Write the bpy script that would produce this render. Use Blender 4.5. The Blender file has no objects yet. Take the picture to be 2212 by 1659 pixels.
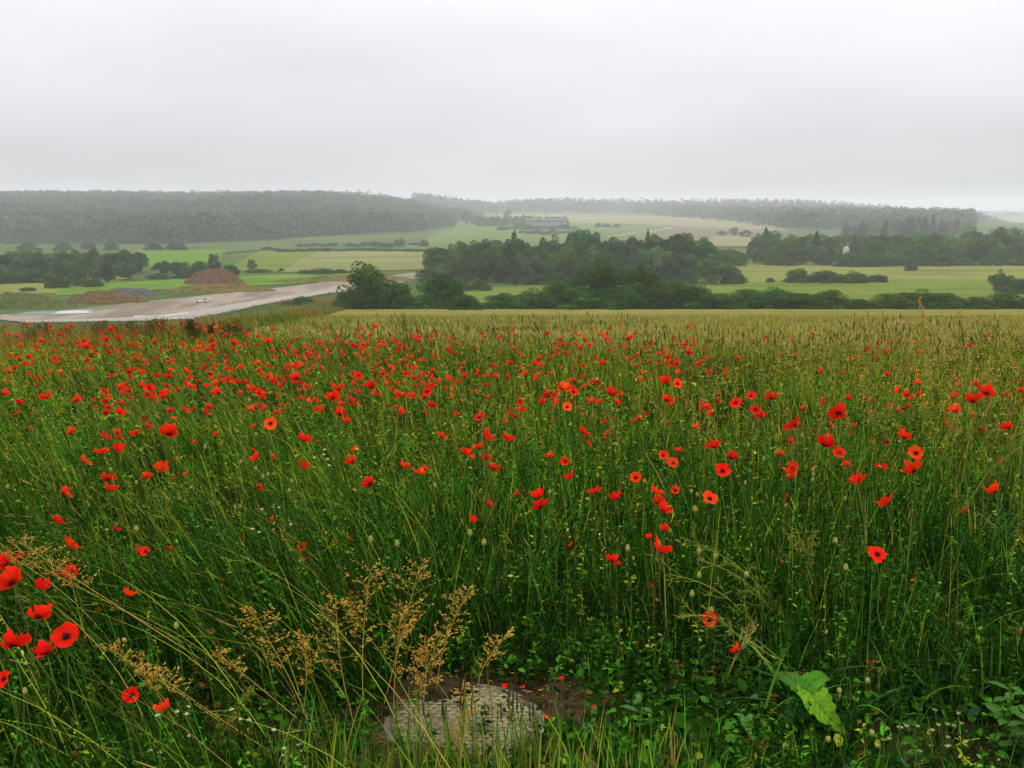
import bpy, math
import numpy as np

# ------------------------------------------------------------------ camera, sky, sun, exposure
SC = bpy.context.scene
COL = SC.collection
PITCH = math.radians(10.5)
EYE = np.array([0.0, 0.0, 1.65])
LENS = 32.7
cam_data = bpy.data.cameras.new('camera')
cam_data.lens = LENS; cam_data.sensor_width = 36.0
cam_data.clip_start = 0.05; cam_data.clip_end = 15000.0
cam = bpy.data.objects.new('camera', cam_data); COL.objects.link(cam)
cam.location = EYE; cam.rotation_euler = (math.pi / 2 - PITCH, 0, 0)
SC.camera = cam

SUN_EL, SUN_AZ = math.radians(58), math.radians(200)
world = bpy.data.worlds.new('World'); SC.world = world; world.use_nodes = True
wt = world.node_tree; wt.nodes.clear()
def wn(t, **k):
    n = wt.nodes.new(t)
    for a, v in k.items(): setattr(n, a, v)
    return n
def wmath(op, a, b=None):
    n = wn('ShaderNodeMath', operation=op)
    for i, v in enumerate((a, b)):
        if v is None: continue
        if isinstance(v, (int, float)): n.inputs[i].default_value = v
        else: wt.links.new(v, n.inputs[i])
    return n.outputs[0]
geo = wn('ShaderNodeTexCoord'); sep = wn('ShaderNodeSeparateXYZ'); wt.links.new(geo.outputs['Generated'], sep.inputs[0])
zc = wmath('MAXIMUM', sep.outputs[2], 0.0)
cie = wmath('ADD', wmath('MULTIPLY', zc, 2.45), 0.63)              # overcast: the zenith is brighter than the horizon
den = wmath('ADD', zc, 0.16)
cx = wmath('DIVIDE', sep.outputs[0], den); cy = wmath('DIVIDE', sep.outputs[1], den)
cmb = wn('ShaderNodeCombineXYZ'); wt.links.new(cx, cmb.inputs[0]); wt.links.new(cy, cmb.inputs[1])
nz = wn('ShaderNodeTexNoise'); nz.inputs['Scale'].default_value = 0.36; nz.inputs['Detail'].default_value = 3.5; nz.inputs['Roughness'].default_value = 0.5
wt.links.new(cmb.outputs[0], nz.inputs['Vector'])
cl = wn('ShaderNodeMapRange'); cl.inputs['From Min'].default_value = 0.3; cl.inputs['From Max'].default_value = 0.7
cl.inputs['To Min'].default_value = 0.82; cl.inputs['To Max'].default_value = 1.15; wt.links.new(nz.outputs['Fac'], cl.inputs['Value'])
lum = wmath('MULTIPLY', wmath('MULTIPLY', cie, cl.outputs[0]), 9.4)
cloud = wn('ShaderNodeVectorMath', operation='SCALE'); cloud.inputs[0].default_value = (0.975, 0.98, 1.02); wt.links.new(lum, cloud.inputs['Scale'])
sky = wn('ShaderNodeTexSky', sky_type='NISHITA'); sky.sun_disc = False
sky.sun_elevation = SUN_EL; sky.sun_rotation = SUN_AZ
mix = wn('ShaderNodeMix', data_type='RGBA'); mix.inputs['Factor'].default_value = 0.93
wt.links.new(sky.outputs[0], mix.inputs['A']); wt.links.new(cloud.outputs[0], mix.inputs['B'])
bg = wn('ShaderNodeBackground'); bg.inputs['Strength'].default_value = 0.1
wt.links.new(mix.outputs['Result'], bg.inputs['Color'])
wo = wn('ShaderNodeOutputWorld'); wt.links.new(bg.outputs[0], wo.inputs['Surface'])

sun_data = bpy.data.lights.new('sun', 'SUN'); sun_data.energy = 1.0; sun_data.angle = math.radians(24); sun_data.color = (1, 0.97, 0.92)
sun = bpy.data.objects.new('sun', sun_data); COL.objects.link(sun)
sun.rotation_euler = (math.pi / 2 - SUN_EL, 0, math.pi - SUN_AZ)   # light comes from behind the camera's right shoulder, through cloud
SC.view_settings.view_transform = 'Standard'; SC.view_settings.look = 'None'
SC.view_settings.exposure = 0.0; SC.view_settings.gamma = 1.0
SC.cycles.use_denoising = True
SC.cycles.max_bounces = 6; SC.cycles.diffuse_bounces = 3; SC.cycles.glossy_bounces = 2
SC.cycles.transmission_bounces = 3; SC.cycles.volume_bounces = 1; SC.cycles.transparent_max_bounces = 4

# ------------------------------------------------------------------ helpers
FPX = 2212.0 * LENS / 36.0                 # the photo measured at 2212 x 1659
CP, SP = math.cos(PITCH), math.sin(PITCH)
def ray(u, v):
    a = (u - 1106.0) / FPX; b = -(v - 829.5) / FPX
    return np.array([a, CP + b * SP, -SP + b * CP])
def S(t): t = np.clip(t, 0, 1); return t * t * (3 - 2 * t)

_ty = np.linspace(-60, 6400, 12921)           # half-metre steps
def _tab(ys, zs):
    """a smooth ground profile through the heights zs at the distances ys"""
    z = np.interp(_ty, ys, zs)
    def sm(n):
        k = np.hanning(n); k /= k.sum(); return np.convolve(np.pad(z, n // 2, mode='edge'), k, mode='valid')
    w = S((_ty - 12) / 20.0); w2 = S((_ty - 500) / 200.0)
    return (z * (1 - w) + sm(29) * w) * (1 - w2) + sm(301) * w2
_FY = [350, 470, 700, 790, 1220, 1660, 2100, 2460, 3100, 6400]; _FZ = [-21.5, -21.2, -25, -25.4, -22.4, -16.6, -9, -2.5, 8, 30]
ZR = _tab([-60, 0, 5, 10, 15, 20, 30, 50, 90, 150, 200, 250] + _FY, [2, 0, -.2, -.55, -1.0, -1.5, -2.4, -4.4, -8.5, -14.2, -18.6, -21] + _FZ)
ZL = _tab([-60, 0, 5, 10, 15, 20, 30, 60, 112, 160, 200, 250] + _FY, [2, 0, -.2, -.55, -1.0, -2.0, -4.6, -11.3, -17.4, -20.8, -22, -22] + _FZ)
def terrain(x, y):
    x = np.asarray(x, float); y = np.asarray(y, float)
    zr = np.interp(y, _ty, ZR); zl = np.interp(y, _ty, ZL)
    xb = -4.7 - 0.155 * y
    s = S((x - (xb - 6 - 0.12 * np.clip(y, 0, 200))) / (6 + 0.12 * np.clip(y, 0, 200)))
    z = zl * (1 - s) + zr * s
    z = z + 34 * S((-50 - x) / 300) * S((y - 690) / 1060)                             # wooded hill on the left
    z = z - 40 * S((x - 600) / 940) * S((y - 1330) / 1100)                            # the ridge falls off to the right
    z = z - 110 * S((y - 3300) / 1000) * (1 - S((x - 500) / 1000))
    n = np.sin(x * 0.021 + 1.3) * np.sin(y * 0.017) + 0.6 * np.sin(x * 0.043 + y * 0.031)
    z = z + 0.35 * n * S((y - 170) / 120)
    return z
def far(Y):
    """distances beyond the valley floor stretch out: the woods lie one to two and a half kilometres off"""
    return Y if Y <= 470 else 470 + (Y - 470) * 2.2
def vnoise(x, y, scale, seed=0):
    """smooth value noise 0..1"""
    r = np.random.RandomState(seed); g = r.uniform(0, 1, (64, 64)); fx = np.asarray(x) * scale + 1000.3; fy = np.asarray(y) * scale + 1000.7
    ix = np.floor(fx).astype(int); iy = np.floor(fy).astype(int); tx, ty = S(fx - ix), S(fy - iy)
    q = lambda i, j: g[(ix + i) % 64, (iy + j) % 64]
    return (q(0, 0) * (1 - tx) + q(1, 0) * tx) * (1 - ty) + (q(0, 1) * (1 - tx) + q(1, 1) * tx) * ty
_T = np.concatenate([np.geomspace(1.2, 8000, 3000)])
def at(u, v, h=0.0):
    """the point of the ground (raised by h) that the photo shows at u, v"""
    d = ray(u, v); P = EYE[None] + d[None] * _T[:, None]
    g = P[:, 2] - (terrain(P[:, 0], P[:, 1]) + h)
    k = np.nonzero(g <= 0)[0]
    if len(k) == 0: return None
    k = max(1, k[0]); f = g[k - 1] / (g[k - 1] - g[k]); t = _T[k - 1] + (_T[k] - _T[k - 1]) * f
    return EYE + d * t
def at_y(u, v, Y):
    d = ray(u, v); return EYE + d * (Y / d[1])
def px(p, n):                               # size in metres of n photo pixels at point p
    dep = (p[1]) * CP - (p[2] - EYE[2]) * SP
    return n * dep / FPX

def tag(o, label=None, cat=None, group=None, kind=None):
    if label: o['label'] = label
    if cat: o['category'] = cat
    if group: o['group'] = group
    if kind: o['kind'] = kind
    return o
def empty(name, loc=(0, 0, 0), rz=0.0):
    o = bpy.data.objects.new(name, None); COL.objects.link(o)
    o.location = loc; o.rotation_euler = (0, 0, rz); o.empty_display_size = 0.1
    return o
def mesh(name, V, F, mats=None, col=None, mi=None, smooth=False):
    """V (n,3); F an int array (m,3) or (m,4), or a list of such arrays"""
    me = bpy.data.meshes.new(name)
    Fs = F if isinstance(F, list) else [F]
    Fs = [np.asarray(f, np.int32) for f in Fs if len(f)]
    V = np.asarray(V, np.float32)
    me.vertices.add(len(V)); me.vertices.foreach_set('co', V.ravel())
    loops = np.concatenate([f.ravel() for f in Fs]); tot = np.concatenate([np.full(len(f), f.shape[1], np.int32) for f in Fs])
    me.loops.add(len(loops)); me.loops.foreach_set('vertex_index', loops)
    me.polygons.add(len(tot)); start = np.concatenate([[0], np.cumsum(tot)[:-1]]).astype(np.int32)
    me.polygons.foreach_set('loop_start', start); me.polygons.foreach_set('loop_total', tot)
    if mi is not None: me.polygons.foreach_set('material_index', np.asarray(mi, np.int32))
    me.polygons.foreach_set('use_smooth', np.full(len(tot), bool(smooth)))
    if col is not None:
        a = me.color_attributes.new('Col', 'FLOAT_COLOR', 'POINT')
        c = np.ones((len(V), 4), np.float32); c[:, :3] = col
        a.data.foreach_set('color', c.ravel())
    for m in (mats if isinstance(mats, (list, tuple)) else [mats] if mats else []): me.materials.append(m)
    me.update(calc_edges=True)
    return me
def obj(name, me, parent=None, loc=None):
    o = bpy.data.objects.new(name, me); COL.objects.link(o)
    if parent is not None: o.parent = parent
    if loc is not None: o.location = loc
    return o
class MB:
    """collects vertex / face / colour arrays into one mesh"""
    def __init__(s): s.V, s.F3, s.F4, s.C, s.n, s.M3, s.M4 = [], [], [], [], 0, [], []
    def add(s, V, F, c=(1, 1, 1), m=0):
        V = np.asarray(V, float).reshape(-1, 3); F = np.asarray(F, int)
        if len(F) == 0: return
        (s.F3 if F.shape[1] == 3 else s.F4).append(F + s.n); (s.M3 if F.shape[1] == 3 else s.M4).append(np.full(len(F), m))
        s.V.append(V); s.C.append(np.broadcast_to(np.asarray(c, float), (len(V), 3))); s.n += len(V)
    def build(s, name, mats, smooth=False):
        F = []; M = []
        if s.F3: F.append(np.concatenate(s.F3)); M.append(np.concatenate(s.M3))
        if s.F4: F.append(np.concatenate(s.F4)); M.append(np.concatenate(s.M4))
        return mesh(name, np.concatenate(s.V), F, mats, np.concatenate(s.C), np.concatenate(M), smooth)
def grid_faces(n, m):
    i, j = np.meshgrid(np.arange(n - 1), np.arange(m - 1), indexing='ij'); a = (i * m + j).ravel()
    return np.stack([a, a + m, a + m + 1, a + 1], 1)
def tube(P, R, sides=4, cap=True):
    """a tube along the polyline P with radii R -> V, F(quads)"""
    P = np.asarray(P, float); n = len(P); R = np.broadcast_to(np.asarray(R, float), (n,))
    T = np.gradient(P, axis=0); T /= np.linalg.norm(T, axis=1, keepdims=True) + 1e-12
    ref = np.array([0.31, 0.17, 0.93]) if abs(T[0] @ np.array([0.31, 0.17, 0.93])) < 0.9 else np.array([1.0, 0, 0])
    A = np.cross(T, ref); A /= np.linalg.norm(A, axis=1, keepdims=True) + 1e-12; B = np.cross(T, A)
    th = np.arange(sides) * 2 * math.pi / sides
    V = P[:, None] + R[:, None, None] * (np.cos(th)[None, :, None] * A[:, None] + np.sin(th)[None, :, None] * B[:, None])
    i, j = np.meshgrid(np.arange(n - 1), np.arange(sides), indexing='ij')
    F = np.stack([i * sides + j, i * sides + (j + 1) % sides, (i + 1) * sides + (j + 1) % sides, (i + 1) * sides + j], -1).reshape(-1, 4)
    return V.reshape(-1, 3), F
def box(cx, cy, cz, sx, sy, sz):
    x = np.array([-1, 1]) * .5
    V = np.array([[cx + a * sx, cy + b * sy, cz + c * sz] for a in x for b in x for c in x])
    return V, np.array([[0, 1, 3, 2], [4, 6, 7, 5], [0, 4, 5, 1], [2, 3, 7, 6], [0, 2, 6, 4], [1, 5, 7, 3]])
def leaves(Cn, N, s, rng, asp=0.62):
    """a rhombic leaf spray at each centre: C (n,3), N normals, s sizes"""
    n = len(Cn); N = N / (np.linalg.norm(N, axis=1, keepdims=True) + 1e-9)
    r = rng.normal(size=(n, 3)); A = np.cross(N, r); A /= np.linalg.norm(A, axis=1, keepdims=True) + 1e-9; B = np.cross(N, A)
    s = np.broadcast_to(s, (n,))[:, None]; bend = N * s * 0.25
    V = np.stack([Cn - A * s, Cn - B * s * asp + bend, Cn + A * s, Cn + B * s * asp + bend], 1).reshape(-1, 3)
    return V, np.arange(4 * n).reshape(-1, 4)

# ------------------------------------------------------------------ materials
def new_mat(name):
    m = bpy.data.materials.new(name); m.use_nodes = True; m.node_tree.nodes.clear(); return m
def N_(m, t, **k):
    n = m.node_tree.nodes.new(t)
    for a, v in k.items(): setattr(n, a, v)
    return n
def leafmat(name, col=None, rough=0.5, trans=0.3, spec=0.0, vary=0.0, hue=0.0, tint=(1, 1, 1)):
    """foliage: colour from the Col attribute (or a fixed colour), partly translucent; vary = brightness change from object to object"""
    m = new_mat(name); L = m.node_tree.links.new
    if col is None: a = N_(m, 'ShaderNodeAttribute', attribute_name='Col'); c = a.outputs['Color']
    else: a = N_(m, 'ShaderNodeRGB'); a.outputs[0].default_value = (*col, 1); c = a.outputs[0]
    if vary or hue:
        oi = N_(m, 'ShaderNodeObjectInfo'); hs = N_(m, 'ShaderNodeHueSaturation')
        mr = N_(m, 'ShaderNodeMapRange'); mr.inputs['To Min'].default_value = 1 - vary; mr.inputs['To Max'].default_value = 1 + vary
        L(oi.outputs['Random'], mr.inputs['Value']); L(mr.outputs[0], hs.inputs['Value'])
        w = N_(m, 'ShaderNodeMath', operation='MULTIPLY'); w.inputs[1].default_value = 7.31; L(oi.outputs['Random'], w.inputs[0])
        fr = N_(m, 'ShaderNodeMath', operation='FRACT'); L(w.outputs[0], fr.inputs[0])
        mh = N_(m, 'ShaderNodeMapRange'); mh.inputs['To Min'].default_value = 0.5 - hue; mh.inputs['To Max'].default_value = 0.5 + hue
        L(fr.outputs[0], mh.inputs['Value']); L(mh.outputs[0], hs.inputs['Hue']); L(c, hs.inputs['Color']); c = hs.outputs[0]
    p = N_(m, 'ShaderNodeBsdfPrincipled'); p.inputs['Roughness'].default_value = rough; p.inputs['Specular IOR Level'].default_value = spec
    L(c, p.inputs['Base Color'])
    t = N_(m, 'ShaderNodeBsdfTranslucent'); L(c, t.inputs['Color'])
    mx = N_(m, 'ShaderNodeMixShader'); mx.inputs[0].default_value = trans; L(p.outputs[0], mx.inputs[1]); L(t.outputs[0], mx.inputs[2])
    o = N_(m, 'ShaderNodeOutputMaterial'); L(mx.outputs[0], o.inputs['Surface'])
    return m
def noisemat(name, cols, scale, detail=6, rough=0.9, bump=0.0, bscale=None, spec=0.0, stretch=(1, 1, 1), pos=None, rot=0.0, lo=0.3, hi=0.7, fine=None):
    """a ramp of colours driven by noise in world metres, with fine relief; fine = (scale, amount) of a second, finer speckle"""
    m = new_mat(name); L = m.node_tree.links.new
    g = N_(m, 'ShaderNodeNewGeometry'); mp = N_(m, 'ShaderNodeMapping'); mp.inputs['Scale'].default_value = stretch; mp.inputs['Rotation'].default_value = (0, 0, rot)
    L(g.outputs['Position'], mp.inputs['Vector'])
    n = N_(m, 'ShaderNodeTexNoise'); n.inputs['Scale'].default_value = scale; n.inputs['Detail'].default_value = detail; n.inputs['Roughness'].default_value = 0.62
    L(mp.outputs[0], n.inputs['Vector'])
    r = N_(m, 'ShaderNodeValToRGB'); el = r.color_ramp.elements
    k = len(cols); ps = pos or [lo + (hi - lo) * i / (k - 1) for i in range(k)]
    while len(el) < k: el.new(0.5)
    for e, q, c in zip(el, ps, cols): e.position = q; e.color = (*c, 1)
    L(n.outputs['Fac'], r.inputs['Fac']); c = r.outputs[0]
    if fine:
        f = N_(m, 'ShaderNodeTexNoise'); f.inputs['Scale'].default_value = fine[0]; f.inputs['Detail'].default_value = 3; L(g.outputs['Position'], f.inputs['Vector'])
        mr = N_(m, 'ShaderNodeMapRange'); mr.inputs['From Min'].default_value = 0.3; mr.inputs['From Max'].default_value = 0.7
        mr.inputs['To Min'].default_value = 1 - fine[1]; mr.inputs['To Max'].default_value = 1 + fine[1]; L(f.outputs['Fac'], mr.inputs['Value'])
        vm = N_(m, 'ShaderNodeVectorMath', operation='SCALE'); L(c, vm.inputs[0]); L(mr.outputs[0], vm.inputs['Scale']); c = vm.outputs[0]
    p = N_(m, 'ShaderNodeBsdfPrincipled'); p.inputs['Roughness'].default_value = rough; p.inputs['Specular IOR Level'].default_value = spec
    L(c, p.inputs['Base Color'])
    if bump:
        b = N_(m, 'ShaderNodeBump'); b.inputs['Strength'].default_value = 1.0; b.inputs['Distance'].default_value = bump
        n2 = N_(m, 'ShaderNodeTexNoise'); n2.inputs['Scale'].default_value = bscale or scale * 4; n2.inputs['Detail'].default_value = 6; L(g.outputs['Position'], n2.inputs['Vector'])
        L(n2.outputs['Fac'], b.inputs['Height']); L(b.outputs[0], p.inputs['Normal'])
    o = N_(m, 'ShaderNodeOutputMaterial'); L(p.outputs[0], o.inputs['Surface'])
    return m
def plain(name, col, rough=0.7, spec=0.3, fine=(30, 0.15)):
    return noisemat(name, [tuple(c * .85 for c in col), tuple(c * 1.12 for c in col)], 3.0, rough=rough, spec=spec, fine=fine)

# ------------------------------------------------------------------ the land
M_ground = noisemat('meadow', [(0.0297, 0.0561, 0.0132), (0.0561, 0.0858, 0.0198), (0.0858, 0.1056, 0.033)], 0.02, fine=(0.8, 0.25), bump=0.25, bscale=1.2)
def axis(lo, hi, n, near, p=2.2):
    t = np.linspace(-1, 1, n); t = np.sign(t) * np.abs(t) ** p
    return np.where(t < 0, -t * lo, t * hi)
gx = axis(-4600, 4600, 280, 0, 2.8)
gy = np.concatenate([np.linspace(-60, -2, 10), np.linspace(0, 40, 60), 40 + 6160 * np.linspace(0, 1, 260)[1:] ** 2.2])
GX, GY = np.meshgrid(gx, gy, indexing='ij')
GV = np.stack([GX, GY, terrain(GX, GY)], -1).reshape(-1, 3)
tag(obj('ground', mesh('ground', GV, grid_faces(len(gx), len(gy))[:, ::-1], M_ground, smooth=True)), 'grassy valley floor and hillside under everything', kind='structure')

def patch(corners, nu, nv, off, bumps=None):
    """corners: world (x,y) a b c d around the field; draped over the ground"""
    a, b, c, d = [np.array(p[:2], float) for p in corners]
    s = np.linspace(0, 1, nu)[:, None, None]; t = np.linspace(0, 1, nv)[None, :, None]
    P = (a * (1 - s) + b * s) * (1 - t) + (d * (1 - s) + c * s) * t
    z = terrain(P[..., 0], P[..., 1]) + off
    if bumps is not None: z = z + bumps(P[..., 0], P[..., 1])
    V = np.concatenate([P, z[..., None]], -1).reshape(-1, 3); F = grid_faces(nu, nv)
    n = np.cross(V[F[0, 1]] - V[F[0, 0]], V[F[0, 2]] - V[F[0, 0]])
    return V, (F if n[2] > 0 else F[:, ::-1])
def field(name, uv, m, label, off=0.2, n=30):
    C = [at(u, v) for u, v in uv]
    assert all(c is not None for c in C), (name, [i for i, c in enumerate(C) if c is None])
    V, F = patch(C, n, n, off)
    return tag(obj(name, mesh(name, V, F, m, smooth=True)), label, kind='structure')

M_wheat = noisemat('wheat', [(.095, .105, .018), (.145, .138, .028), (.19, .155, .042)], 0.10, stretch=(0.35, 1.2, 1), fine=(3.0, 0.22), bump=0.12, bscale=2.5)
M_bright = noisemat('young_crop', [(0.0688, 0.0961, 0.0134), (0.1183, 0.1536, 0.0228)], 0.06, stretch=(.4, 1, 1), fine=(1.0, 0.17))
M_lime = noisemat('fresh_grass', [(0.0599, 0.1107, 0.0105), (0.1025, 0.1766, 0.0189)], 0.05, fine=(1.0, 0.17))
M_pale = noisemat('hay_meadow', [(0.0839, 0.0961, 0.0201), (0.142, 0.1536, 0.0354), (0.1092, 0.1165, 0.0282)], 0.05, stretch=(.3, 1, 1), fine=(0.9, 0.20))
M_khaki = noisemat('ripening_crop', [(0.0958, 0.1049, 0.0312), (0.1656, 0.169, 0.0569)], 0.03, stretch=(.3, 1, 1), fine=(0.5, 0.17))
M_beige = noisemat('ripe_barley', [(.14, .135, .058), (.185, .165, .078)], 0.02, stretch=(.3, 1, 1), fine=(0.3, 0.10))
M_slope = noisemat('hill_pasture', [(0.0629, 0.0932, 0.0216), (0.1025, 0.1458, 0.0348)], 0.015, fine=(0.2, 0.20))
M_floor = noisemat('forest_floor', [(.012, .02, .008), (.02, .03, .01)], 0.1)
M_bank = noisemat('rough_bank', [(0.0462, 0.0792, 0.0132), (0.099, 0.1056, 0.0198), (0.1452, 0.099, 0.0297), (0.0594, 0.0858, 0.0198)], 0.12, fine=(0.9, 0.3), bump=0.35, bscale=0.9)

# wheat on the slope in front of the hedge
ys = np.concatenate([np.linspace(16, 60, 60), np.linspace(60, 157, 50)[1:]]); ts = np.linspace(0, 1, 90)
XL = -4.2 - 0.155 * ys; XR = 30 + 0.75 * ys
PX = XL[:, None] * (1 - ts) + XR[:, None] * ts; PY = np.broadcast_to(ys[:, None], PX.shape)
rw = np.random.RandomState(5)
bump = 0.06 * np.sin(PX * 0.9 + 2 * np.sin(PY * .21)) * np.sin(PY * .5) + rw.uniform(-.03, .03, PX.shape)
WV = np.stack([PX, PY, terrain(PX, PY) + 0.22 + bump], -1).reshape(-1, 3)
tag(obj('wheat_field', mesh('wheat_field', WV, grid_faces(len(ys), len(ts))[:, ::-1], M_wheat, smooth=True)), 'pale ripening wheat field between the poppies and the hedge', kind='structure')

def between(name, Y0, Y1, u0, u1, m, label, off=0.2, n=36):
    V, F = patch([(at_y(u0, 500, Y0)[0], Y0), (at_y(u1, 500, Y0)[0], Y0), (at_y(u1, 500, Y1)[0], Y1), (at_y(u0, 500, Y1)[0], Y1)], n, n, off)
    return tag(obj(name, mesh(name, V, F, m, smooth=True)), label, kind='structure')
field('near_crop_field', [(1400, 662), (2330, 662), (2330, 600), (1400, 616)], M_bright, 'bright green crop field just behind the long hedge', n=40)
field('hay_meadow', [(1500, 613), (2330, 613), (2330, 566), (1560, 561)], M_pale, 'pale green meadow in front of the right-hand wood', off=0.12, n=40)
field('glade', [(930, 655), (1420, 660), (1300, 612), (1030, 622)], M_bright, 'strip of bright grass between hedge and grove', off=0.2)
field('crop_strip', [(120, 640), (420, 622), (430, 602), (130, 616)], M_lime, 'vivid green strip of crop left of the brown mound')
field('crop_strip', [(420, 622), (790, 606), (780, 588), (430, 602)], M_lime, 'vivid green strip of crop right of the brown mound')
field('left_meadow', [(-120, 640), (180, 634), (300, 596), (-120, 600)], M_pale, 'pale meadow among the trees on the left', off=0.14)
field('green_field', [(300, 580), (470, 572), (490, 540), (290, 542)], M_lime, 'light green field beyond the trees on the left', off=0.25)
field('green_field', [(490, 586), (600, 588), (690, 541), (560, 543)], M_bright, 'green wedge of field beside the khaki crop', off=0.2)
field('ripening_field', [(600, 590), (960, 582), (960, 543), (690, 541)], M_khaki, 'khaki green crop field left of the grove', off=0.24)
field('hill_pasture', [(860, 540), (1420, 540), (1330, 484), (1000, 473)], M_slope, 'green pasture rising between wood and building', off=0.8)
field('barley_field', [(1000, 470), (1420, 487), (1400, 466), (1010, 458.4)], M_beige, 'pale barley strip below the far ridge wood', off=0.7)
field('barley_field', [(1400, 486), (1700, 500), (1700, 477), (1400, 467)], M_beige, 'pale barley field sloping towards the white track', off=0.7)
field('hill_pasture', [(1290, 520), (1420, 520), (1420, 489), (1300, 487)], M_slope, 'small green paddock above the grove', off=0.9)
field('ploughed_field', [(1400, 520), (1700, 530), (1680, 497), (1440, 488)], noisemat('plough', [(0.099, 0.0858, 0.0528), (0.132, 0.1122, 0.066)], .03), 'brownish field beside the white track', off=0.6)
field('stubble_field', [(1535, 534), (1640, 534), (1640, 512), (1535, 512)], M_beige, 'small tan field glimpsed through the trees', off=0.8)

# the motorway earthworks
M_road = noisemat('compacted_gravel', [(.165, .132, .096), (.225, .188, .142), (.135, .108, .078), (.195, .16, .118)], 0.05, stretch=(1.5, .35, 1), rot=0.33, fine=(0.6, 0.12), bump=0.08, bscale=0.8)
lo = [(60, 700), (200, 698), (330, 696), (420, 690), (500, 676), (560, 663), (640, 648), (740, 632), (830, 618), (930, 604), (1010, 594)]
up = [(-60, 684), (60, 680), (150, 672), (270, 657), (360, 648), (460, 638), (620, 621), (720, 609), (820, 598), (930, 586.5), (1010, 579)]
A = np.array([at(*p) for p in lo]); B = np.array([at(*p) for p in up])
tt = np.linspace(0, 1, 9)
def resample(P, n):
    s = np.linspace(0, 1, len(P)); q = np.linspace(0, 1, n); return np.stack([np.interp(q, s, P[:, k]) for k in range(3)], 1)
A2, B2 = resample(A, 50), resample(B, 50)
RP = A2[:, None] * (1 - tt[None, :, None]) + B2[:, None] * tt[None, :, None]
RP[..., 2] = terrain(RP[..., 0], RP[..., 1]) + 0.25
tag(obj('road', mesh('road', RP.reshape(-1, 3), grid_faces(50, 9), M_road, smooth=True)), 'wide bare road under construction running into the valley', kind='structure')
RS = RP[:, [0, 1]].copy(); RS[:, 1] = RP[:, 0] * .72 + RP[:, -1] * .28; RS[:, 0] = RP[:, 0] * .97 + RP[:, -1] * .03; RS[..., 2] += 0.07
tag(obj('road_lane', mesh('road_lane', RS.reshape(-1, 3), grid_faces(50, 2), noisemat('pale_gravel', [(.22, .195, .155), (.27, .245, .20)], .08, fine=(.7, .1)))), 'paler strip of gravel along the near edge of the road', kind='structure')

# puddles lying on the road at the left
M_water = plain('puddle_water', (.30, .32, .33), rough=0.08, spec=0.8)
for uv, lab in (([(20, 684), (200, 679), (205, 672), (60, 676)], 'long pale puddle across the road at the left edge'),
                ([(290, 689), (345, 689), (345, 684), (290, 685)], 'small pale puddle showing behind the dark weeds')):
    C = [at(*p) for p in uv]; V, F = patch(C, 12, 5, 0.33)
    tag(obj('puddle', mesh('puddle', V, F, M_water)), lab, 'puddle')

def mound(name, u0, u1, vb, hpx, m, label, flat=0.45, depth=0.6, seed=0, rough=0.06, cat='mound', skew=0.0):
    """an earth heap whose foot runs from u0 to u1 at vb"""
    r = np.random.RandomState(seed); a, b = at(u0, vb), at(u1, vb); c = (a + b) / 2; w = np.linalg.norm(b[:2] - a[:2]); h = px(c, hpx)
    n = 46; g = np.linspace(-1, 1, n); X, Y = np.meshgrid(g, g, indexing='ij'); R = np.maximum(np.abs(X + skew * (1 - np.abs(X))), 0) ** 2.3 + np.abs(Y) ** 2.3
    Z = h * np.clip((1 - R ** (1 / 2.3)) / (1 - flat), 0, 1)
    Z = Z * (0.93 + 0.07 * np.sin(X * 5 + seed)) + (r.uniform(-1, 1, Z.shape) * rough * h + h * rough * np.sin(X * 17 + Y * 9)) * (Z > 0.02)
    ang = math.atan2(b[1] - a[1], b[0] - a[0]); dx, dy = X * w / 2, Y * w / 2 * depth + w / 2 * depth
    V = np.stack([dx * math.cos(ang) - dy * math.sin(ang), dx * math.sin(ang) + dy * math.cos(ang), Z], -1)
    V[..., 2] += terrain(V[..., 0] + c[0], V[..., 1] + c[1]) - c[2] - 0.15 + np.where(Z > 0.02, 0.25, 0)
    o = obj(name, mesh(name, V.reshape(-1, 3), grid_faces(n, n), m, smooth=False), loc=c)
    return tag(o, label, cat)
M_red = noisemat('red_earth', [(0.0653, 0.0299, 0.0163), (0.1034, 0.049, 0.0245), (0.087, 0.0544, 0.0245)], 0.35, fine=(1.5, .3), bump=.3, bscale=1.2)
M_brown = noisemat('weedy_earth', [(0.0707, 0.0435, 0.0163), (0.1034, 0.0653, 0.0245), (0.0653, 0.0653, 0.019)], 0.25, fine=(1.2, .3), bump=.3, bscale=1.0)
M_grey = noisemat('grey_spoil', [(0.0544, 0.0517, 0.0462), (0.087, 0.0816, 0.0707)], 0.3, fine=(1.2, .3), bump=.3, bscale=1.0)
mound('spoil_mound', 384, 518, 616, 30, M_red, 'flat-topped mound of reddish brown earth above the road', flat=.52, seed=1, cat='earth mound')
mound('earth_bank', 110, 318, 657, 24, M_brown, 'long low brown weedy earth bank along the road', flat=.35, depth=.3, seed=2, cat='earth bank')
mound('earth_bank', -90, 150, 668, 30, noisemat('green_weedy_earth', [(0.0384, 0.064, 0.0128), (0.0768, 0.0832, 0.0192), (0.032, 0.0576, 0.0128)], .3, fine=(1.2, .35), bump=.3, bscale=1.0), 'grassy green bank at the left edge above the puddle', flat=.3, depth=.35, seed=3, cat='earth bank')
mound('spoil_heap', 200, 350, 640, 15, M_grey, 'low grey heap of spoil behind the brown bank', flat=.4, depth=.35, seed=4, cat='spoil heap')
mound('grass_bank', 340, 600, 632, 17, M_bank, 'green weedy verge below the reddish mound', flat=.35, depth=.16, seed=6, rough=.09, cat='grass bank')
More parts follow.
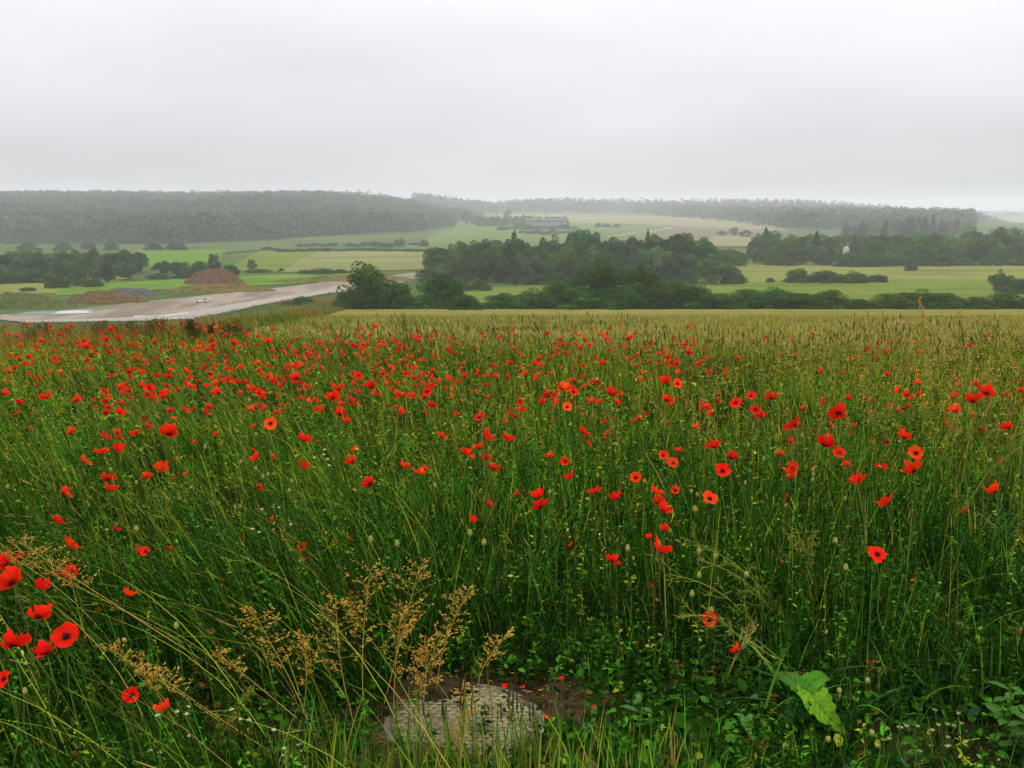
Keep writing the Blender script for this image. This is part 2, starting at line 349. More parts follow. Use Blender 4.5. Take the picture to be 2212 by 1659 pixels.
mound('grass_bank', 560, 960, 612, 14, M_bank, 'green weedy verge running along the far side of the road', flat=.3, depth=.10, seed=7, rough=.09, cat='grass bank')

# concrete pipes lying on the road
M_conc = plain('pale_concrete', (.42, .40, .37), rough=.8); M_rust = plain('rusty_mouth', (.09, .035, .025), rough=.9)
def pipe(u, v, dz, label):
    p = at(u, v); L, R = px(p, 8.5), px(p, 2.8); ang = math.radians(42)
    root = empty('concrete_pipe', (p[0], p[1], p[2] + 0.25 + dz * 1.75 * R), ang)
    th = np.linspace(0, 2 * math.pi, 25)[:-1]
    ringp = [(-.5 * L, .78), (-.5 * L, 1.0), (-.5 * L + .12 * L, 1.0), (-.5 * L + .12 * L, .94), (.42 * L, .94), (.42 * L, 1.06), (.5 * L, 1.06), (.5 * L, .78), (-.5 * L, .78)]
    V = np.array([[[x, r * R * math.cos(t), R + r * R * math.sin(t)] for t in th] for x, r in ringp]).reshape(-1, 3)
    n = len(th); F = np.array([[i * n + j, i * n + (j + 1) % n, (i + 1) * n + (j + 1) % n, (i + 1) * n + j] for i in range(len(ringp) - 1) for j in range(n)])
    obj('barrel', mesh('pipe_barrel', V, F, M_conc, smooth=False), root)
    ring = [(-.505 * L, .70), (-.505 * L, 1.02), (-.44 * L, 1.02), (-.44 * L, .70), (-.505 * L, .70)]
    V = np.array([[[x, r * R * math.cos(t), R + r * R * math.sin(t)] for t in th] for x, r in ring]).reshape(-1, 3)
    F = np.array([[i * n + j, i * n + (j + 1) % n, (i + 1) * n + (j + 1) % n, (i + 1) * n + j] for i in range(4) for j in range(n)])
    obj('mouth_ring', mesh('pipe_ring', V, F, M_rust), root)
    th2 = np.array([[-.43 * L, .76 * R * math.cos(t), R + .76 * R * math.sin(t)] for t in th] + [[-.43 * L, 0, R]])
    obj('plug', mesh('pipe_plug', th2, np.array([[j, (j + 1) % n, n] for j in range(n)]), M_rust), root)
    tag(root, label, 'pipe', 'concrete pipes left on the road')
pipe(431, 656.5, 0, 'single pale concrete pipe lying apart on the road')
pipe(447, 656.0, 0, 'lower near concrete pipe of the stack on the road')
pipe(449, 655.8, 0.98, 'top concrete pipe of the small stack on the road')
# barriers, slabs and stake beside the road
def slab(name, u0, v0, u1, v1, hpx, label, cat, m):
    a, b = at(u0, v0), at(u1, v1); c = (a + b) / 2; L = np.linalg.norm((b - a)[:2]); h = px(c, hpx)
    root = empty(name, (c[0], c[1], min(a[2], b[2]) + 0.22), math.atan2(b[1] - a[1], b[0] - a[0]))
    k = 4
    for i in range(k):
        V, F = box((i + .5 - k / 2) * L / k, 0, h / 2 + .12, L / k * .97, h * .9, h); obj('segment', mesh(name, V, F, m), root)
        V, F = box((i + .5 - k / 2) * L / k, 0, .06, L / k * .25, h * 1.1, .13); obj('foot', mesh(name, V, F, M_grey), root)
    return tag(root, label, cat)
M_white = plain('weathered_white', (.62, .63, .63), rough=.5)
slab('road_barrier', 358, 687, 407, 680.5, 2.6, 'long pale road barrier lying at the near edge of the road', 'barrier', M_white)
slab('road_barrier', 348, 693, 420, 691.5, 2.6, 'pale barrier half hidden behind the dark weeds', 'barrier', M_white)
slab('concrete_slab', 398, 690, 416, 688, 2.5, 'short broken slab on the grass below the road', 'slab', M_conc)
M_wood = plain('weathered_wood', (.10, .075, .05), rough=.85)
def post(u, v, hpx, wpx, label, cat, name, group=None, m=None):
    p = at(u, v); h, w = px(p, hpx), px(p, wpx)
    root = empty(name, p); mb = MB(); V, F = tube([[0, 0, -.3], [0.01, 0, h * .5], [0.02 * h, 0, h]], [w * .55, w * .5, w * .45], 6); mb.add(V, F)
    V, F = tube([[0.02 * h, 0, h * .998], [0.02 * h, 0, h * 1.02]], [w * .45, 0.001], 6); mb.add(V, F)
    obj('shaft', mb.build(name, [m or M_wood]), root); return tag(root, label, cat, group)
post(467, 677, 6, 1.3, 'short dark marker stake at the edge of the road', 'stake', 'marker_stake')
ordw = ['first', 'second', 'third', 'fourth', 'fifth', 'sixth', 'seventh', 'eighth', 'ninth', 'tenth', 'eleventh', 'twelfth', 'thirteenth', 'fourteenth', 'fifteenth', 'sixteenth', 'seventeenth', 'eighteenth', 'nineteenth', 'twentieth']
ordw += ['twenty-' + w for w in ordw[:9]] + ['thirtieth'] + ['thirty-' + w for w in ordw[:9]] + ['fortieth'] + ['forty-' + w for w in ordw[:9]] + ['fiftieth'] + ['fifty-' + w for w in ordw[:9]] + ['sixtieth'] + ['sixty-' + w for w in ordw[:9]] + ['seventieth'] + ['seventy-' + w for w in ordw[:9]]
for i, (zx, zb, zt) in enumerate([(165, 660, 530), (245, 660, 520), (320, 680, 490), (388, 650, 470), (458, 610, 465), (523, 585, 440), (588, 570, 420), (652, 530, 450), (715, 560, 440), (780, 545, 360), (895, 520, 350)]):
    s = 400 / 2212 * .6777
    post(610 + zx * s, 610 + zb * s, (zb - zt) * s, .9, ordw[i] + ' slim fence post from the left beside the wheat field', 'fence post', 'fence_post', 'slim fence posts left of the hedge')

# ------------------------------------------------------------------ trees, bushes and woods
M_bark = noisemat('bark', [(.035, .028, .02), (.06, .05, .035)], 2.0)
M_tree = leafmat('tree_leaves', rough=.6, trans=.22, spec=0, vary=.34, hue=.03)
M_bush = leafmat('bush_leaves', rough=.55, trans=.2, spec=0, vary=.15, hue=.015)
M_forest = leafmat('forest_leaves', rough=.7, trans=.15, spec=0)
def crown(seed, kind, n, size):
    r = np.random.RandomState(seed)
    if kind == 'conifer':
        z = r.uniform(0.06, 1, n) ** 0.85; ph = r.uniform(0, 2 * math.pi, n); tier = 0.82 + .18 * np.cos(z * 55)
        rad = .5 * (1 - z) ** .85 * tier * np.sqrt(r.uniform(.35, 1, n)) + .01
        C = np.stack([rad * np.cos(ph), rad * np.sin(ph), z], 1); Nn = np.stack([np.cos(ph), np.sin(ph), 0.6 + 0 * z], 1) + r.normal(0, .5, (n, 3))
        base = np.array([.018, .045, .02])
    else:
        nb = {'round': 46, 'tall': 46, 'bush': 60, 'poplar': 22}[kind]; nb = int(nb * r.uniform(.55, 1.0)) if kind in ('round', 'tall') else nb
        bc = []
        while len(bc) < nb:
            p = r.uniform(-1, 1, 3); q = (p * [1, 1, 1])
            if kind in ('bush', 'hedge'):
                if p[2] < 0: continue
                if not .62 < np.linalg.norm(q * [1, 1, 1.05]) < 1: continue
                bc.append([p[0] * .40, p[1] * .40, p[2] * .80])
            elif kind == 'poplar':
                if abs(p[0]) ** 2 + abs(p[1]) ** 2 > .3: continue
                bc.append([p[0] * .5, p[1] * .5, .5 + p[2] * .42])
            else:
                if not .5 < np.linalg.norm(q) < 1: continue
                lowc = .50 if kind == 'round' else .53; sz = .40 if kind == 'round' else .42
                bc.append([p[0] * (.36 if kind == 'round' else .34), p[1] * .36, lowc + p[2] * sz])
        bc = np.array(bc); bc[:, :2] *= 1 + .12 * np.sin(bc[:, 2:3] * 9 + seed); bc[:, 0] += .06 * np.sin(seed * 2.1) * bc[:, 2]; br = r.uniform(.075, .15, nb) * (1.1 if kind in ('bush', 'hedge') else 1.0)
        k = r.choice(nb, n, p=br ** 2 / (br ** 2).sum()); d = r.normal(size=(n, 3)); d[:, 2] = d[:, 2] + .25; d /= np.linalg.norm(d, axis=1, keepdims=True)
        C = bc[k] + d * br[k, None] * r.uniform(.82, 1.08, n)[:, None]
        C[:, 2] = np.clip(C[:, 2], 0.005, 1.02)
        Nn = d + r.normal(0, .45, (n, 3))
        base = np.array([.031, .080, .019]) if kind != 'bush' else np.array([.026, .074, .009])
        if kind in ('round', 'tall'): base = base * [(1, 1, 1), (.8, .85, .8), (1.25, 1.15, 1.0), (1.6, 1.35, 2.0), (1.5, 1.25, .8)][seed % 5]
        tone = r.uniform(.55, 1.5, nb)
    V, F = leaves(C, Nn, size * r.uniform(.6, 1.25, n), r)
    t = np.ones(n) if kind == 'conifer' else tone[k]
    yel = r.uniform(0, 1, (n, 1)) ** 2
    c = base[None] * (t * r.uniform(.75, 1.3, n))[:, None] + yel * np.array([.026, .03, .001])[None]
    return mesh('crown_' + kind, V, F, [M_bush if kind in ('bush', 'hedge') else M_tree], np.repeat(c, 4, axis=0))
CROWN = {'round': [crown(10 + i, 'round', 4600, .027) for i in range(7)], 'tall': [crown(20 + i, 'tall', 4600, .026) for i in range(5)],
         'bush': [crown(30 + i, 'bush', 9000, .021) for i in range(5)], 'conifer': [crown(40 + i, 'conifer', 3800, .030) for i in range(2)],
         'poplar': [crown(50, 'poplar', 2600, .035)]}
def trunk_mesh(seed):
    r = np.random.RandomState(seed); mb = MB()
    P = np.array([[0, 0, -.02], [.01, 0, .12], [r.uniform(-.02, .02), .01, .4], [r.uniform(-.03, .03), 0, .78]]); mb.add(*tube(P, [.028, .022, .016, .005], 7))
    for k in range(6):
        a = r.uniform(0, 6.28); z0 = r.uniform(.18, .5); l = r.uniform(.18, .3)
        mb.add(*tube([[0, 0, z0], [math.cos(a) * l * .5, math.sin(a) * l * .5, z0 + l * .35], [math.cos(a) * l, math.sin(a) * l, z0 + l * .9]], [.011, .008, .003], 5))
    return mb.build('trunk', [M_bark], True)
TRUNK = [trunk_mesh(i) for i in range(4)]
rt = np.random.RandomState(77)
def tree(u, vtop, w, kind, Y=None, vbase=None, label=None, cat='tree', group=None, name=None, sink=0.0, var=None):
    """a tree whose top is at (u, vtop) and whose crown is w photo pixels wide; it stands on the ground at distance Y (or where the photo shows its foot)"""
    if Y is None:
        p = at(u, vbase); x, Y = p[0], p[1]
    else:
        Y = far(Y); x = at_y(u, vtop, Y)[0]
    zg = float(terrain(x, Y)) - 0.1 - sink
    top = at_y(u, vtop, Y)[2]; h = max(top - zg, 0.6) * ((1.5 if u > 1450 else 1.3) if kind == 'bush' and name == 'hedge_bush' else 1.12 if kind == 'bush' else 1.0); wd = px(np.array([x, Y, zg]), w)
    name = name or {'round': 'broadleaf_tree', 'tall': 'broadleaf_tree', 'bush': 'bush', 'conifer': 'conifer_tree', 'poplar': 'poplar_tree'}[kind]
    root = empty(name, (x, Y, zg), rt.uniform(0, 6.28))
    cs = CROWN[kind]; me = cs[(var if var is not None else rt.randint(len(cs))) % len(cs)]
    c = obj('crown', me, root); c.scale = (wd, wd, h)
    t = obj('trunk' if kind != 'bush' else 'stem', TRUNK[rt.randint(4)], root); t.scale = (wd * .8, wd * .8, h)
    return tag(root, label, cat, group)

# --- hedge at the bottom of the wheat field: each bush a thing
HG = 'hedge bushes below the wheat field'
for u, vt, w, Y, lab in [
    (781, 576, 118, 161, 'tall round-headed dark bush at the left end of the hedge'),
    (765, 628, 90, 158, 'low dark skirt of bush under the tall round-headed one'),
    (838, 612, 110, 163, 'broad dark bush between the tall round one and its right neighbour'),
    (885, 640, 80, 160, 'low dark bush filling the gap left of the rounded bush'),
    (955, 597, 118, 166, 'rounded dark green bush right of the tall one'),
    (1007, 637, 70, 150, 'small bright bush standing forward of the hedge in the wheat'),
    (1085, 636, 110, 161, 'low even stretch of hedge right of the small forward bush'),
    (1160, 624, 100, 163, 'low hedge bush at the foot of the big dome'),
    (1215, 604, 110, 164, 'sloping left shoulder of the big domed hedge'),
    (1290, 575, 130, 165, 'highest dome of the big hedge in the middle'),
    (1385, 581, 140, 163, 'broad right-hand dome of the big hedge with paler leaves'),
    (1345, 618, 150, 160, 'dark lower front of the big domed hedge'),
    (1250, 626, 130, 160, 'dark lower front of the hedge left of the dome'),
    (1448, 610, 90, 163, 'falling right shoulder of the big domed hedge'),
    (1510, 625, 95, 162, 'first low bush of the hedge right of the dome'),
    (1565, 640, 80, 161, 'lower dip in the hedge right of the dome'),
    (1620, 632, 90, 162, 'rounded hedge bush below the long shrub belt'),
    (1680, 628, 95, 163, 'bulging hedge bush under the shrub belt in the meadow'),
    (1740, 640, 85, 161, 'low hedge bush in the middle of the right-hand hedge'),
    (1795, 634, 90, 162, 'hedge bush with a bumpy top left of the gap'),
    (1850, 650, 70, 160, 'last low hedge bush left of the gap'),
    (1930, 640, 90, 160, 'left end bush of the hedge right of the gap'),
    (1985, 631, 100, 162, 'highest bush of the hedge right of the gap'),
    (2050, 640, 100, 161, 'dark bush behind the nodding straw-coloured grass head'),
    (2115, 647, 95, 160, 'low dark hedge bush near the right edge'),
    (2180, 640, 100, 161, 'hedge bush at the right edge of the picture'),
    (2250, 646, 100, 161, 'hedge bush cut by the right edge')]:
    tree(u, vt, w * (1.3 if u > 1450 else 1.15), 'bush', Y=Y, label=lab, cat='bush', group=HG, name='hedge_bush')
# --- shrubs standing by themselves in the middle distance
for u, vt, vb, w, kind, lab in [
    (1545, 545, 614, 100, 'round', 'round dark tree at the right end of the grove'), (1585, 572, 613, 60, 'bush', 'low shrub leaning on the round tree at the grove end'),
    (1480, 590, 613, 80, 'bush', 'low shrub with pale blossom left of the round tree'), (1665, 599, 611, 26, 'bush', 'tiny shrub standing alone left of the shrub belt'),
    (1725, 578, 611, 70, 'bush', 'left end of the dark shrub belt in the meadow'), (1780, 582, 611, 80, 'bush', 'middle of the dark shrub belt in the meadow'),
    (1840, 582, 611, 85, 'bush', 'thick right part of the dark shrub belt in the meadow'), (1893, 592, 610, 60, 'bush', 'tapering right end of the dark shrub belt'),
    (1967, 560, 585, 32, 'bush', 'single small bush standing out in the pale meadow'), (2160, 578, 632, 56, 'round', 'dark bush rising at the right edge above the hedge'),
    (2205, 597, 635, 85, 'bush', 'wide dark bush at the right edge above the hedge'),
    (1112, 583, 616, 34, 'round', 'small dark tree in front of the grove'), (1160, 594, 615, 70, 'bush', 'low spreading shrub in front of the grove'), (1215, 592, 613, 60, 'bush', 'low shrub right of the spreading one before the grove'),
    (1035, 600, 628, 60, 'bush', 'grey green shrub right of the rounded hedge bush'), (985, 600, 622, 70, 'bush', 'shrub peeping over the rounded hedge bush'),
    (655, 638, 660, 60, 'bush', 'green shrub on the bank beside the road'), (620, 648, 660, 30, 'bush', 'small shrub on the bank nearest the road edge'),
    (700, 578, 592, 80, 'bush', 'low dark hedge strip in the khaki field'), (660, 580, 592, 40, 'bush', 'left end of the low dark strip by the khaki field'), (735, 580, 591, 40, 'bush', 'right end of the low dark strip by the khaki field')]:
    tree(u, vt, w, kind, vbase=vb, label=lab, cat='bush' if kind == 'bush' else 'tree', group='shrubs scattered in the meadows')
# --- the grove
sil = np.array([(915, 575), (925, 560), (950, 535), (1000, 517), (1050, 513), (1095, 507), (1150, 512), (1200, 502), (1250, 493), (1300, 500), (1330, 518), (1360, 522), (1385, 502), (1405, 495), (1430, 497), (1480, 497), (1520, 510), (1545, 530)])
tree(1107, 497, 26, 'poplar', Y=345, label='slender poplar poking out of the grove top', group='trees of the grove')
tree(1400, 497, 40, 'conifer', Y=350, label='pointed conifer top rising from the right of the grove', group='trees of the grove')
gl = {0: ' tree from the left along the front of the grove', 1: ' tree from the left in the middle row of the grove', 2: ' tree from the left along the skyline of the grove'}
edge = {(0): 'leftmost tree at the front corner of the grove'}
for row, (Y, step, drop, ww) in enumerate([(312, 37, 32, 78), (326, 41, 13, 84), (342, 36, 0, 80)]):
    for i, u in enumerate(np.arange(938 + row * 9, 1530, step)):
        v = np.interp(u, sil[:, 0], sil[:, 1]) + drop * rt.uniform(.6, 1.25) + rt.uniform(-4, 5)
        lab = 'leftmost tree at the front corner of the grove' if row == 0 and i == 0 else ordw[i] + gl[row]
        tree(u + rt.uniform(-8, 8), v, ww * rt.uniform(.8, 1.2), rt.choice(['round', 'round', 'round', 'tall']), Y=Y + rt.uniform(-5, 5), label=lab, group='trees of the grove')
# --- the wood on the right
silr = np.array([(1540, 525), (1600, 520), (1640, 492), (1660, 494), (1700, 502), (1740, 500), (1800, 505), (1850, 498), (1900, 503), (1950, 498), (2000, 497), (2080, 497), (2150, 492), (2212, 497), (2330, 497)])
tree(1765, 499, 46, 'conifer', Y=440, label='dark pointed conifer standing out in the right-hand wood', group='trees of the right-hand wood')
tree(1655, 491, 44, 'conifer', Y=470, label='twin-pointed conifer at the left of the right-hand wood', group='trees of the right-hand wood')
tree(1786, 543, 48, 'round', Y=412, label='dark round bush in front of the right-hand wood', cat='bush', group='trees of the right-hand wood')
tree(1834, 541, 64, 'bush', Y=402, label='bright bush right of the dark round one before the wood', cat='bush', group='trees of the right-hand wood')
for i, (u, v) in enumerate([(1700, 552), (1560, 545), (1590, 550), (1900, 556), (1935, 552), (1990, 553), (2035, 548), (2085, 556), (2140, 550), (2195, 556), (1870, 552)]):
    tree(u, v, rt.uniform(45, 75), 'bush', Y=rt.uniform(400, 410), label=ordw[[1560, 1590, 1700, 1870, 1900, 1935, 1990, 2035, 2085, 2140, 2195].index(u)] + ' rounded bush from the left along the edge of the right-hand wood', cat='bush', group='bushes along the wood edge')
rl = [' tree from the left along the front of the right-hand wood', ' tree from the left in the second row of the right-hand wood', ' tree from the left in the third row of the right-hand wood', ' hazy tree from the left along the rear of the right-hand wood']
for row, (Y, step, drop) in enumerate([(420, 34, 34), (440, 36, 20), (462, 36, 8), (490, 38, 0)]):
    for i, u in enumerate(np.arange(1560 + 11 * row, 2320, step)):
        if 1590 < u < 1628 and row > 0: continue
        v = np.interp(u, silr[:, 0], silr[:, 1]) + drop * rt.uniform(.6, 1.2) + rt.uniform(-4, 6)
        tree(u + rt.uniform(-8, 8), v, rt.uniform(42, 70), rt.choice(['round', 'round', 'tall', 'bush']), Y=Y + rt.uniform(-6, 6), label=ordw[i] + rl[row], group='trees of the right-hand wood')
for i, u in enumerate(np.arange(1830, 2110, 17)):
    v = 480 - 16 * math.exp(-((u - 2000) / 60) ** 2) + rt.uniform(-4, 6)
    tree(u, v, rt.uniform(26, 40), rt.choice(['round', 'tall', 'conifer']), Y=rt.uniform(640, 700), label=ordw[i] + ' grey misty tree from the left behind the right-hand wood', group='misty trees behind the wood')
for i, u in enumerate((1560, 1585, 1610, 2150, 2185)):
    tree(u, 490 + rt.uniform(-4, 8), rt.uniform(26, 36), 'round', Y=rt.uniform(650, 720), label=ordw[i] + ' faint grey tree from the left beyond the right-hand wood', group='faint trees by the brown field')
# --- trees on the left
for u, vt, vb, w, kind, lab in [
    (285, 536, 592, 66, 'round', 'big dark round tree at the right end of the left-hand trees'), (230, 562, 612, 34, 'round', 'small tree standing forward of the left-hand trees'),
    (168, 583, 618, 52, 'round', 'dark bushy tree at the corner of the left meadow'), (125, 590, 622, 60, 'bush', 'dark bush left of the bushy corner tree'), (200, 600, 620, 50, 'bush', 'low bush right of the bushy corner tree'),
    (60, 618, 629, 40, 'bush', 'small low bush at the edge of the left meadow'), (20, 580, 612, 90, 'bush', 'broad shrub at the left edge'), (85, 580, 610, 80, 'bush', 'broad shrub second from the left edge'),
    (465, 545, 590, 34, 'round', 'round-topped tree behind the reddish mound'), (430, 560, 594, 60, 'bush', 'bush left of the round-topped tree behind the mound'), (390, 562, 596, 60, 'round', 'bushy tree in the clump left of the mound'),
    (350, 560, 592, 50, 'round', 'leftmost tree of the clump left of the mound'), (495, 570, 594, 50, 'bush', 'bush right of the round-topped tree behind the mound'), (345, 588, 602, 60, 'bush', 'low shrub at the lower left of the clump by the mound'),
    (410, 583, 600, 70, 'bush', 'low shrub touching the left of the mound'), (545, 558, 584, 24, 'round', 'small pale tree right of the mound'), (560, 580, 588, 70, 'bush', 'thin hedge right of the mound'), (607, 578, 587, 16, 'bush', 'tiny round bush right of the thin hedge')]:
    tree(u, vt, w, kind, vbase=vb, label=lab, cat='bush' if kind == 'bush' else 'tree', group='trees and bushes left of the road')
for row, (Y, step, top) in enumerate([(322, 34, 560), (345, 33, 546), (370, 34, 537)]):
    for i, u in enumerate(np.arange(-70 + 13 * row, 300 - 14 * (2 - row), step)):
        tree(u, top + rt.uniform(-6, 10), rt.uniform(45, 70), rt.choice(['round', 'round', 'tall']), Y=Y + rt.uniform(-5, 5), label=ordw[i] + [' tree from the left along the front of the left-hand copse', ' tree from the left in the middle of the left-hand copse', ' tree from the left along the rear of the left-hand copse'][row], group='trees of the left-hand copse')
HL = 'hazy trees at the foot of the wooded hill'
for i, u in enumerate(np.arange(470, 600, 15)): tree(u, 556 - (u - 470) * .19 + rt.uniform(-5, 3), rt.uniform(28, 40), 'round', Y=500 + (u - 470) * .4, label=ordw[i] + ' hazy tree from the left in the line slanting up to the wooded hill', group=HL)
for i, u in enumerate(np.arange(600, 940, 15)):
    tree(u, 537 + rt.uniform(-3, 2), rt.uniform(22, 36), 'bush', Y=rt.uniform(520, 530), label=ordw[i] + ' low hazy bush from the left in the hedgerow above the khaki field', cat='bush', group='hazy hedgerow above the khaki field')
for i, u in enumerate(np.arange(610, 930, 18)):
    if rt.uniform() < .8: tree(u, 523 + rt.uniform(-4, 4), rt.uniform(20, 34), rt.choice(['bush', 'round']), Y=rt.uniform(575, 600), label=ordw[i] + ' hazy bush from the left in the upper hedgerow at the hill foot', cat='bush', group='hazy upper hedgerow')
tree(862, 512, 36, 'round', Y=590, label='hazy round tree on the pasture edge at the hill foot', group=HL)
tree(918, 517, 24, 'round', Y=585, label='small brownish hazy tree left of the grove', group=HL)
tree(190, 517, 34, 'bush', Y=560, label='hazy tree alone below the wooded hill on the left', group=HL)
for i, u in enumerate((60, 135, 240, 330, 380)): tree(u, 522 + rt.uniform(-4, 6), rt.uniform(34, 52), 'bush', Y=545, label=ordw[i] + ' hazy bush from the left below the wooded hill', group=HL)
# --- shrubs and trees up on the pasture
tree(1097, 447, 25, 'round', Y=1020, label='dark tree standing on the barley strip', group='misty trees on the far slope'); tree(1005, 455, 22, 'tall', Y=930, label='misty tree at the tip of the wooded hill', group='misty trees on the far slope')
FS = 'misty scrub on the far slope'
for i, u in enumerate(np.arange(1025, 1225, 13)): tree(u, 463 + (u - 1025) * .006 + rt.uniform(-2, 2), rt.uniform(18, 28), 'bush', Y=rt.uniform(880, 930), label=ordw[i] + ' misty scrub bush from the left in the belt below the barley', cat='bush', group=FS)
for i, u in enumerate(np.arange(1085, 1240, 14)): tree(u, 484 + rt.uniform(-3, 4), rt.uniform(20, 30), 'bush', Y=rt.uniform(800, 830), label=ordw[i] + ' misty scrub bush from the left below the long low building', cat='bush', group=FS)
for i, u in enumerate(np.arange(1130, 1270, 16)): tree(u, 494 + rt.uniform(-3, 4), rt.uniform(20, 30), 'bush', Y=rt.uniform(720, 760), label=ordw[i] + ' misty scrub bush from the left low on the pasture', cat='bush', group=FS)
for i, u in enumerate((1295, 1310, 1330)): tree(u, 482 + rt.uniform(-2, 2), 22, 'bush', Y=860, label=ordw[i] + ' misty scrub bush from the left by the small paddock', cat='bush', group=FS)

# --- woods too far and too dense to count
def wood(name, pts, hs, ws, conif, label, seed, q=44):
    r = np.random.RandomState(seed); n = len(pts)
    z = terrain(pts[:, 0], pts[:, 1]); cf = r.uniform(0, 1, n) < conif
    t = r.uniform(0, 1, (n, q)); ph = r.uniform(0, 6.283, (n, q))
    up_ = np.where(cf[:, None], t, .15 + .85 * t)
    rad = np.where(cf[:, None], .5 * (1 - t) ** .9 * 0.8 + .02, .5 * np.sqrt(np.clip(1 - ((t - .45) / .56) ** 2, .02, 1)))
    rad = rad * np.sqrt(r.uniform(.45, 1, (n, q)))
    C = np.stack([pts[:, 0, None] + ws[:, None] * rad * np.cos(ph), pts[:, 1, None] + ws[:, None] * rad * np.sin(ph), z[:, None] + hs[:, None] * up_], -1).reshape(-1, 3)
    Nn = np.stack([np.cos(ph), np.sin(ph), .5 + t], -1).reshape(-1, 3) + r.normal(0, .5, (n * q, 3))
    tone = np.where(cf, .7, 1.0) * r.uniform(.75, 1.25, n)
    c = np.array([.030, .058, .020])[None] * np.repeat(tone * (.6 + .8 * vnoise(pts[:, 0], pts[:, 1], .009, seed)), q)[:, None] * r.uniform(.75, 1.25, (n * q, 1)) + np.repeat((r.uniform(0, 1, n) ** 3) * (~cf), q)[:, None] * np.array([.03, .03, .0])
    sz = np.where(cf[:, None], .085, .13) * ws[:, None] * r.uniform(.7, 1.3, (n, q)) * (1 - .5 * t * cf[:, None])
    V, F = leaves(C, Nn, sz.ravel() * 1.08, r)
    mb = MB(); mb.add(V, F, np.repeat(c, 4, axis=0))
    return tag(obj(name, mb.build(name, [M_forest])), label, kind='stuff')
def scatter(x0, x1, y0, y1, step, r):
    X, Y = np.meshgrid(np.arange(x0, x1, step), np.arange(y0, y1, step), indexing='ij')
    P = np.stack([X.ravel(), Y.ravel()], 1) + r.uniform(-.45, .45, (X.size, 2)) * step
    return P
rf = np.random.RandomState(9)
def wood_edge(y): return np.interp(y, [700, 860, 1160, 1660, 2100], [-330, -210, -100, -85, -78])
P = scatter(-1420, 0, 700, 2060, 13.5, rf)
keep = (P[:, 0] / P[:, 1] > -.66) & (P[:, 0] < wood_edge(P[:, 1]) + 14 * np.sin(P[:, 1] * .02)) & (P[:, 1] > 745 + 30 * np.sin(P[:, 0] * .012) + 70 * S((-250 - P[:, 0]) / 160))
P = P[keep]; nP = len(P)
wood('hill_wood', P, rf.uniform(11, 20, nP) * (.75 + .5 * vnoise(P[:, 0], P[:, 1], .011, 5)), rf.uniform(12, 19, nP), .14, 'dense misty wood covering the hill on the left', 1, q=36)
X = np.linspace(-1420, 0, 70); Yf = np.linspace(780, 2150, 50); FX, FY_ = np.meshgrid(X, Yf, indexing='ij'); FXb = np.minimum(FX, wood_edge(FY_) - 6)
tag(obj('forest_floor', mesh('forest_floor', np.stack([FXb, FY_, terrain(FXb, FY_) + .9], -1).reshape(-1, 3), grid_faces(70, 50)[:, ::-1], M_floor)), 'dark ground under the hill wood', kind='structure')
xs = np.arange(-1250, -20, 6.5); P = np.stack([xs, 2030 + rf.uniform(-40, 40, len(xs))], 1); nP = len(P)
wood('skyline_conifers', P, rf.uniform(18, 26, nP), rf.uniform(8, 12, nP), .7, 'row of spiky conifers on the skyline of the wooded hill', 2, q=60)
P = scatter(-300, 1500, 2480, 2720, 16, rf); P = P[(P[:, 0] > -260) & (P[:, 0] / P[:, 1] < .525)]; nP = len(P)
hs_ = rf.uniform(24, 37, nP) * (.85 + .3 * vnoise(P[:, 0], P[:, 1], .012, 3)) * np.interp(P[:, 0], [-260, 60], [.72, 1]) * (.2 + .8 * S((.535 - P[:, 0] / P[:, 1]) / .10)); wood('ridge_wood', P, hs_, rf.uniform(15, 21, nP), .25, 'misty wood along the far ridge', 3, q=46)
xs = np.arange(590, 1150, 8.5); P = np.stack([xs, 2620 + rf.uniform(-30, 30, len(xs))], 1); nP = len(P)
wood('ridge_conifers', P, rf.uniform(34, 44, nP), rf.uniform(11, 15, nP), 1.0, 'row of pointed conifers on the ridge skyline', 4, q=60)
P = scatter(260, 1420, 1150, 2480, 20, rf); q_ = P[:, 0] / P[:, 1]; P = P[(P[:, 1] > np.interp(q_, [.12, .165, .262, .31], [2470, 2060, 1420, 1150]) + 35 * np.sin(P[:, 0] * .05)) & (q_ > .12) & (q_ < .535 - np.clip(2480 - P[:, 1], 0, 600) * .00008)]; nP = len(P)
wood('slope_wood', P, rf.uniform(16, 26, nP) * (.3 + .7 * S((.55 - P[:, 0] / P[:, 1]) / .07)), rf.uniform(16, 23, nP), .2, 'misty wood on the slope under the ridge at the right', 5, q=34)
P = scatter(1850, 3700, 4000, 4300, 26, rf); nP = len(P)
wood('distant_wood', P, rf.uniform(22, 32, nP), rf.uniform(20, 28, nP), .1, 'faintest wood on the farthest hill at the right edge', 6, q=22)

